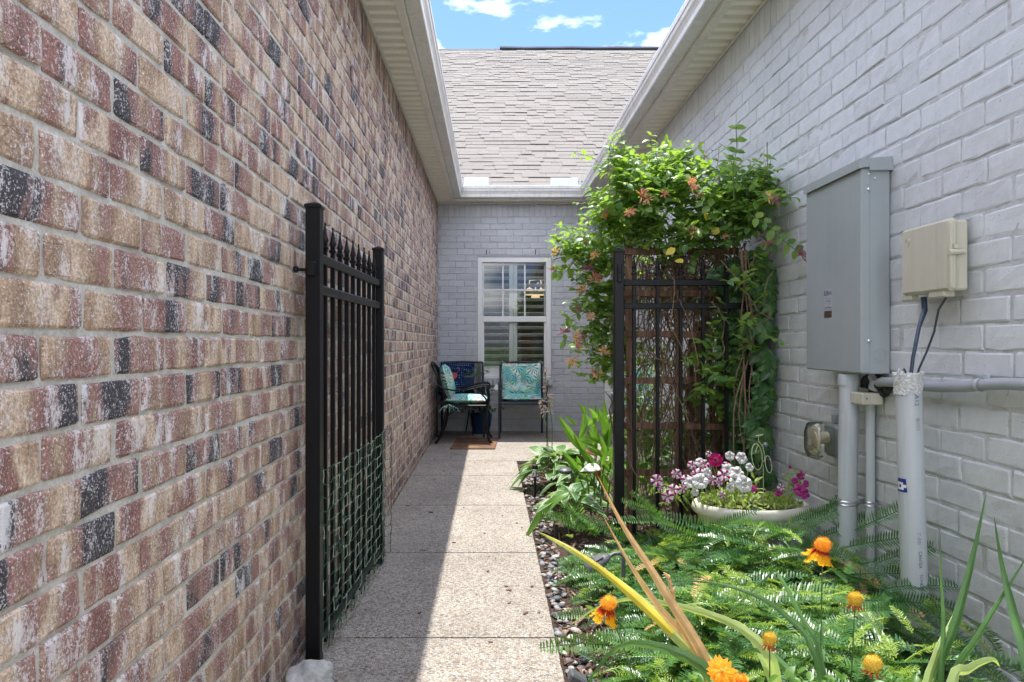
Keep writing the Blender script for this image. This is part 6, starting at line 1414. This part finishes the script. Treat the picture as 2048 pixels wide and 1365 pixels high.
for sx in (-1, 1): m.tube([(sx * .20, .24, .84), (sx * .23, .25, .87), (sx * .26, .27, .83)], .003, 5)
m.tube([(-.25, -.15, .56), (-.29, -.17, .53), (-.27, -.17, .50)], .003, 5); m.box((-.30, -.18, .58), (.05, .004, .06), Matrix.Rotation(.5, 3, 'Y')); add_child(cB, m, 'cushion_tie', M['paper'])
cC = chair_b('metal_chair', 'dark metal chair in the corner with a navy dotted cushion, behind the carved armchair')
m = MB(); cushion(m, .42, .42, .09, 0, Matrix.Translation((-.07, .20, .64)) @ Matrix.Rotation(-.18, 4, 'X') @ Matrix.Rotation(.06, 4, 'Y'), 6); add_child(cC, m, 'back_cushion', M['dots'])
m = MB(); cushion(m, .46, .44, .08, 0, Matrix.Translation((0, -.01, .452)) @ Matrix.Rotation(math.pi / 2, 4, 'X'), 8); add_child(cC, m, 'seat_cushion', M['dots'])
# throw pillow with the crab, resting on the corner chair
def set_loc(t, loc, rz):
    t.location = loc; t.rotation_euler = (0, 0, rz)
for t in (cB, cC): pass
set_loc(cB, (.365, 8.17, 0), 0); set_loc(cC, (-.35, 8.30, 0), 0)
cr_ = thing('crab_pillow', 'navy dotted pillow printed with a coral red crab, on the corner chair', 'pillow', P(905, 752, 8.15))
Mp = Matrix.Translation(P(900, 762, 8.17)) @ Matrix.Rotation(-.2, 4, 'X') @ Matrix.Rotation(-.05, 4, 'Y'); m = MB(); cushion(m, .34, .34, .12, 0, Mp, 9, .3); m.build('pillow_cover', M['dots'], cr_, smooth=True)
m = MB(); body = [(.062 * math.cos(a), .035 * math.sin(a) * (1 if math.sin(a) > 0 else 1.3)) for a in np.linspace(0, 2 * math.pi, 20)[:-1]]; m.add([Mp @ Vector((x + .03, -.066, z + .05)) for x, z in body], [tuple(range(19))])
for sx in (-1, 1): m.tube([Mp @ Vector(q) for q in ((.03 + sx * .05, -.066, .07), (.03 + sx * .085, -.062, .11), (.03 + sx * .07, -.06, .15))], [.004, .006, .012], 6, flat=.3)
m.build('crab_print', M['crab'], cr_)
# the carved armchair, side on, facing +X
cA = thing('cast_armchair', 'ornate black cast-metal armchair with palm-print cushions, side on by the brick wall', 'chair', (0, 0, 0)); bk_ = M['black']
for sy in (-1, 1):
    y = sy * .26
    m = MB(); m.tube([(.235, y, .60), (.25, y, .50), (.235, y, .40), (.215, y, .28), (.225, y, .14), (.255, y, .04), (.285, y, .005)], [.014, .016, .017, .014, .012, .013, .016], 8); m.build('leg', bk_, cA, smooth=True)
    m = MB(); m.tube([(-.20, y, .44), (-.215, y, .30), (-.245, y, .15), (-.29, y, .04), (-.325, y, .008)], [.015, .014, .012, .013, .016], 8); m.build('leg', bk_, cA, smooth=True)
    m = MB(); m.tube([(-.305, y, .64), (-.24, y, .60), (-.12, y, .575), (.0, y, .585), (.10, y, .615), (.19, y, .635), (.25, y, .625), (.262, y, .60), (.235, y, .585)], [.011, .013, .013, .014, .016, .018, .016, .013, .010], 8, flat=.75)
    m.tube([(.10, y, .60), (.15, y, .56), (.21, y, .50), (.235, y, .45)], .009, 7); m.build('arm', bk_, cA, smooth=True)
    m = MB(); m.tube([(-.20, y * .9, .40), (-.23, y * .9, .52), (-.28, y * .9, .68), (-.335, y * .85, .80), (-.355, y * .7, .835)], [.014, .014, .014, .016, .014], 8); m.build('back_post', bk_, cA, smooth=True)
    m = MB(); m.tube([(.21, y, .30), (.13, y, .36), (.02, y, .385), (-.10, y, .37), (-.21, y, .29)], .007, 6); m.build('brace', bk_, cA, smooth=True)
m = MB(); m.tube([(-.355, -.18, .835), (-.37, -.08, .86), (-.375, 0, .868), (-.37, .08, .86), (-.355, .18, .835)], .015, 8)
for k in range(5): yy = -.16 + .08 * k; m.tube([(-.21, yy, .43), (-.27, yy * 1.1, .62), (-.355, yy * .9, .84)], .006, 6)
m.build('back_rail', bk_, cA, smooth=True)
m = MB(); m.box((.01, 0, .412), (.46, .54, .022), bev=.01); m.tube([(.235, -.26, .415), (.25, 0, .405), (.235, .26, .415)], .016, 8); m.build('seat', bk_, cA)
m = MB(); cushion(m, .48, .50, .10, 0, Matrix.Translation((.015, 0, .468)) @ Matrix.Rotation(math.pi / 2, 4, 'X'), 12); m.build('seat_cushion', M['palm'], cA, smooth=True)
m = MB(); cushion(m, .46, .38, .13, 0, Matrix.Translation((-.205, 0, .665)) @ Matrix.Rotation(math.pi / 2, 4, 'Z') @ Matrix.Rotation(-.26, 4, 'X'), 14); m.build('back_cushion', M['palm'], cA, smooth=True)
m = MB()
for k in range(5): m.tube([(-.17, -.285, .43), (-.17 + .04 * (k - 2), -.295, .39), (-.17 + .055 * (k - 2), -.29, .345 + .01 * (k % 2))], .004, 5)
m.build('cushion_tie', M['palm'], cA)
set_loc(cA, (-.275, 7.76, 0), 0)
# pot stand and pots between the chairs
ps = thing('plant_stand', 'thin black metal plant stand between the two chairs', 'plant stand', (-.20, 8.35, 0))
m = MB(); m.lathe([(.0001, .535), (.13, .535), (.132, .545), (.0001, .547)], (-.20, 8.35, 0), 20); m.build('top', bk_, ps)
for k in range(3): a = k * 2.1 + .4; m = MB(); m.tube([(-.20 + .11 * math.cos(a), 8.35 + .11 * math.sin(a), .54), (-.20 + .07 * math.cos(a), 8.35 + .07 * math.sin(a), .3), (-.20 + .13 * math.cos(a), 8.35 + .13 * math.sin(a), 0)], .008, 8); m.build('leg', bk_, ps)
pb = thing('potted_plant', 'wiry plant in a square navy glazed pot beside the carved armchair', 'plant pot', (-.22, 8.3, .55))
m = MB(); c = P(928, 765, 8.3); z0 = .548; zt = P(0, 752, 8.3).z
m.add([(c.x - .08, 8.22, z0), (c.x + .08, 8.22, z0), (c.x + .08, 8.38, z0), (c.x - .08, 8.38, z0), (c.x - .115, 8.19, zt), (c.x + .115, 8.19, zt), (c.x + .115, 8.41, zt), (c.x - .115, 8.41, zt)], [(3, 2, 1, 0), (0, 1, 5, 4), (1, 2, 6, 5), (2, 3, 7, 6), (3, 0, 4, 7)])
m.box((c.x, 8.19, zt - .008), (.235, .012, .02), bev=.003); m.box((c.x, 8.3, zt - .03), (.21, .20, .005)); m.build('pot', M['navypot'], pb)
pl = []; st = MB()
for k in range(9):
    a = Vector((c.x + random.gauss(0, .05), 8.25, zt - .03)); b = a + Vector((random.gauss(.10, .12), random.gauss(-.03, .04), random.uniform(.02, .16))); wander(a, b, 6, .04, .003, mb=st)
    for q_ in range(4): pl.append((frame(a.lerp(b, .4 + .2 * q_), rdir(.3, .4), s=.8), random.randrange(5)))
st.build('stem', M['gstem'], pb); scatter('leaf', lv, pl, M['creeper'], pb, 300, smooth=True)
pg = thing('fern_pot', 'leafy green plant spilling over in a low navy pot seen under the armchair arm', 'plant pot', (-.12, 8.05, 0))
m = MB(); m.lathe([(.0001, 0), (.09, 0), (.12, .10), (.135, .22), (.14, .235), (.12, .235), (.118, .2), (.0001, .19)], (-.12, 8.42, 0), 24); m.build('pot', M['navypot'], pg, smooth=True)
pl = [(frame((-.12 + random.gauss(0, .08), 8.42 + random.gauss(0, .04), .24 + abs(random.gauss(0, .13))), rdir(.3, .5), s=random.uniform(.8, 1.3)), random.randrange(5)) for k in range(130)]
scatter('leaf', lv, pl, M['creeper'], pg, 300, smooth=True)
# the chair glimpsed through the lattice
cD = thing('metal_chair', 'dark metal chair with a turquoise cushion, glimpsed through the lattice in the alcove', 'chair'); blk = M['navyblack']
def copy_parts(src, dst):
    for ch in list(src.children):
        c_ = ch.copy(); COL.objects.link(c_); c_.parent = dst; c_.matrix_parent_inverse = ch.matrix_parent_inverse.copy()
copy_parts(cB, cD); set_loc(cD, (1.62, 7.3, 0), -.5)
# a loose strand of spider silk at the eave
m = MB(); m.tube([P(1018, 372, 8.2), P(1052, 396, 8.3), P(1085, 421, 8.4)], .0014, 4); tag(m.build('cobweb_strand', M['white']), 'pale strand of cobweb trailing down from the rear gutter', 'cobweb')
m = MB()                              # dead leaves and twigs on the path
for k in range(34):
    x = random.uniform(XL + .1, PX - .03); y = random.uniform(2.2, 6.5); q = Quaternion((0, 0, 1), random.uniform(0, 6)); s_ = random.uniform(.004, .012); m.box((x, y, .0035), (s_, s_ * random.uniform(1, 3), .003), q, a=.001 + .99 * random.random())
tag(m.build('leaf_litter', M['chip']), 'scattered crumbs of bark on the path', 'litter', kind='stuff')
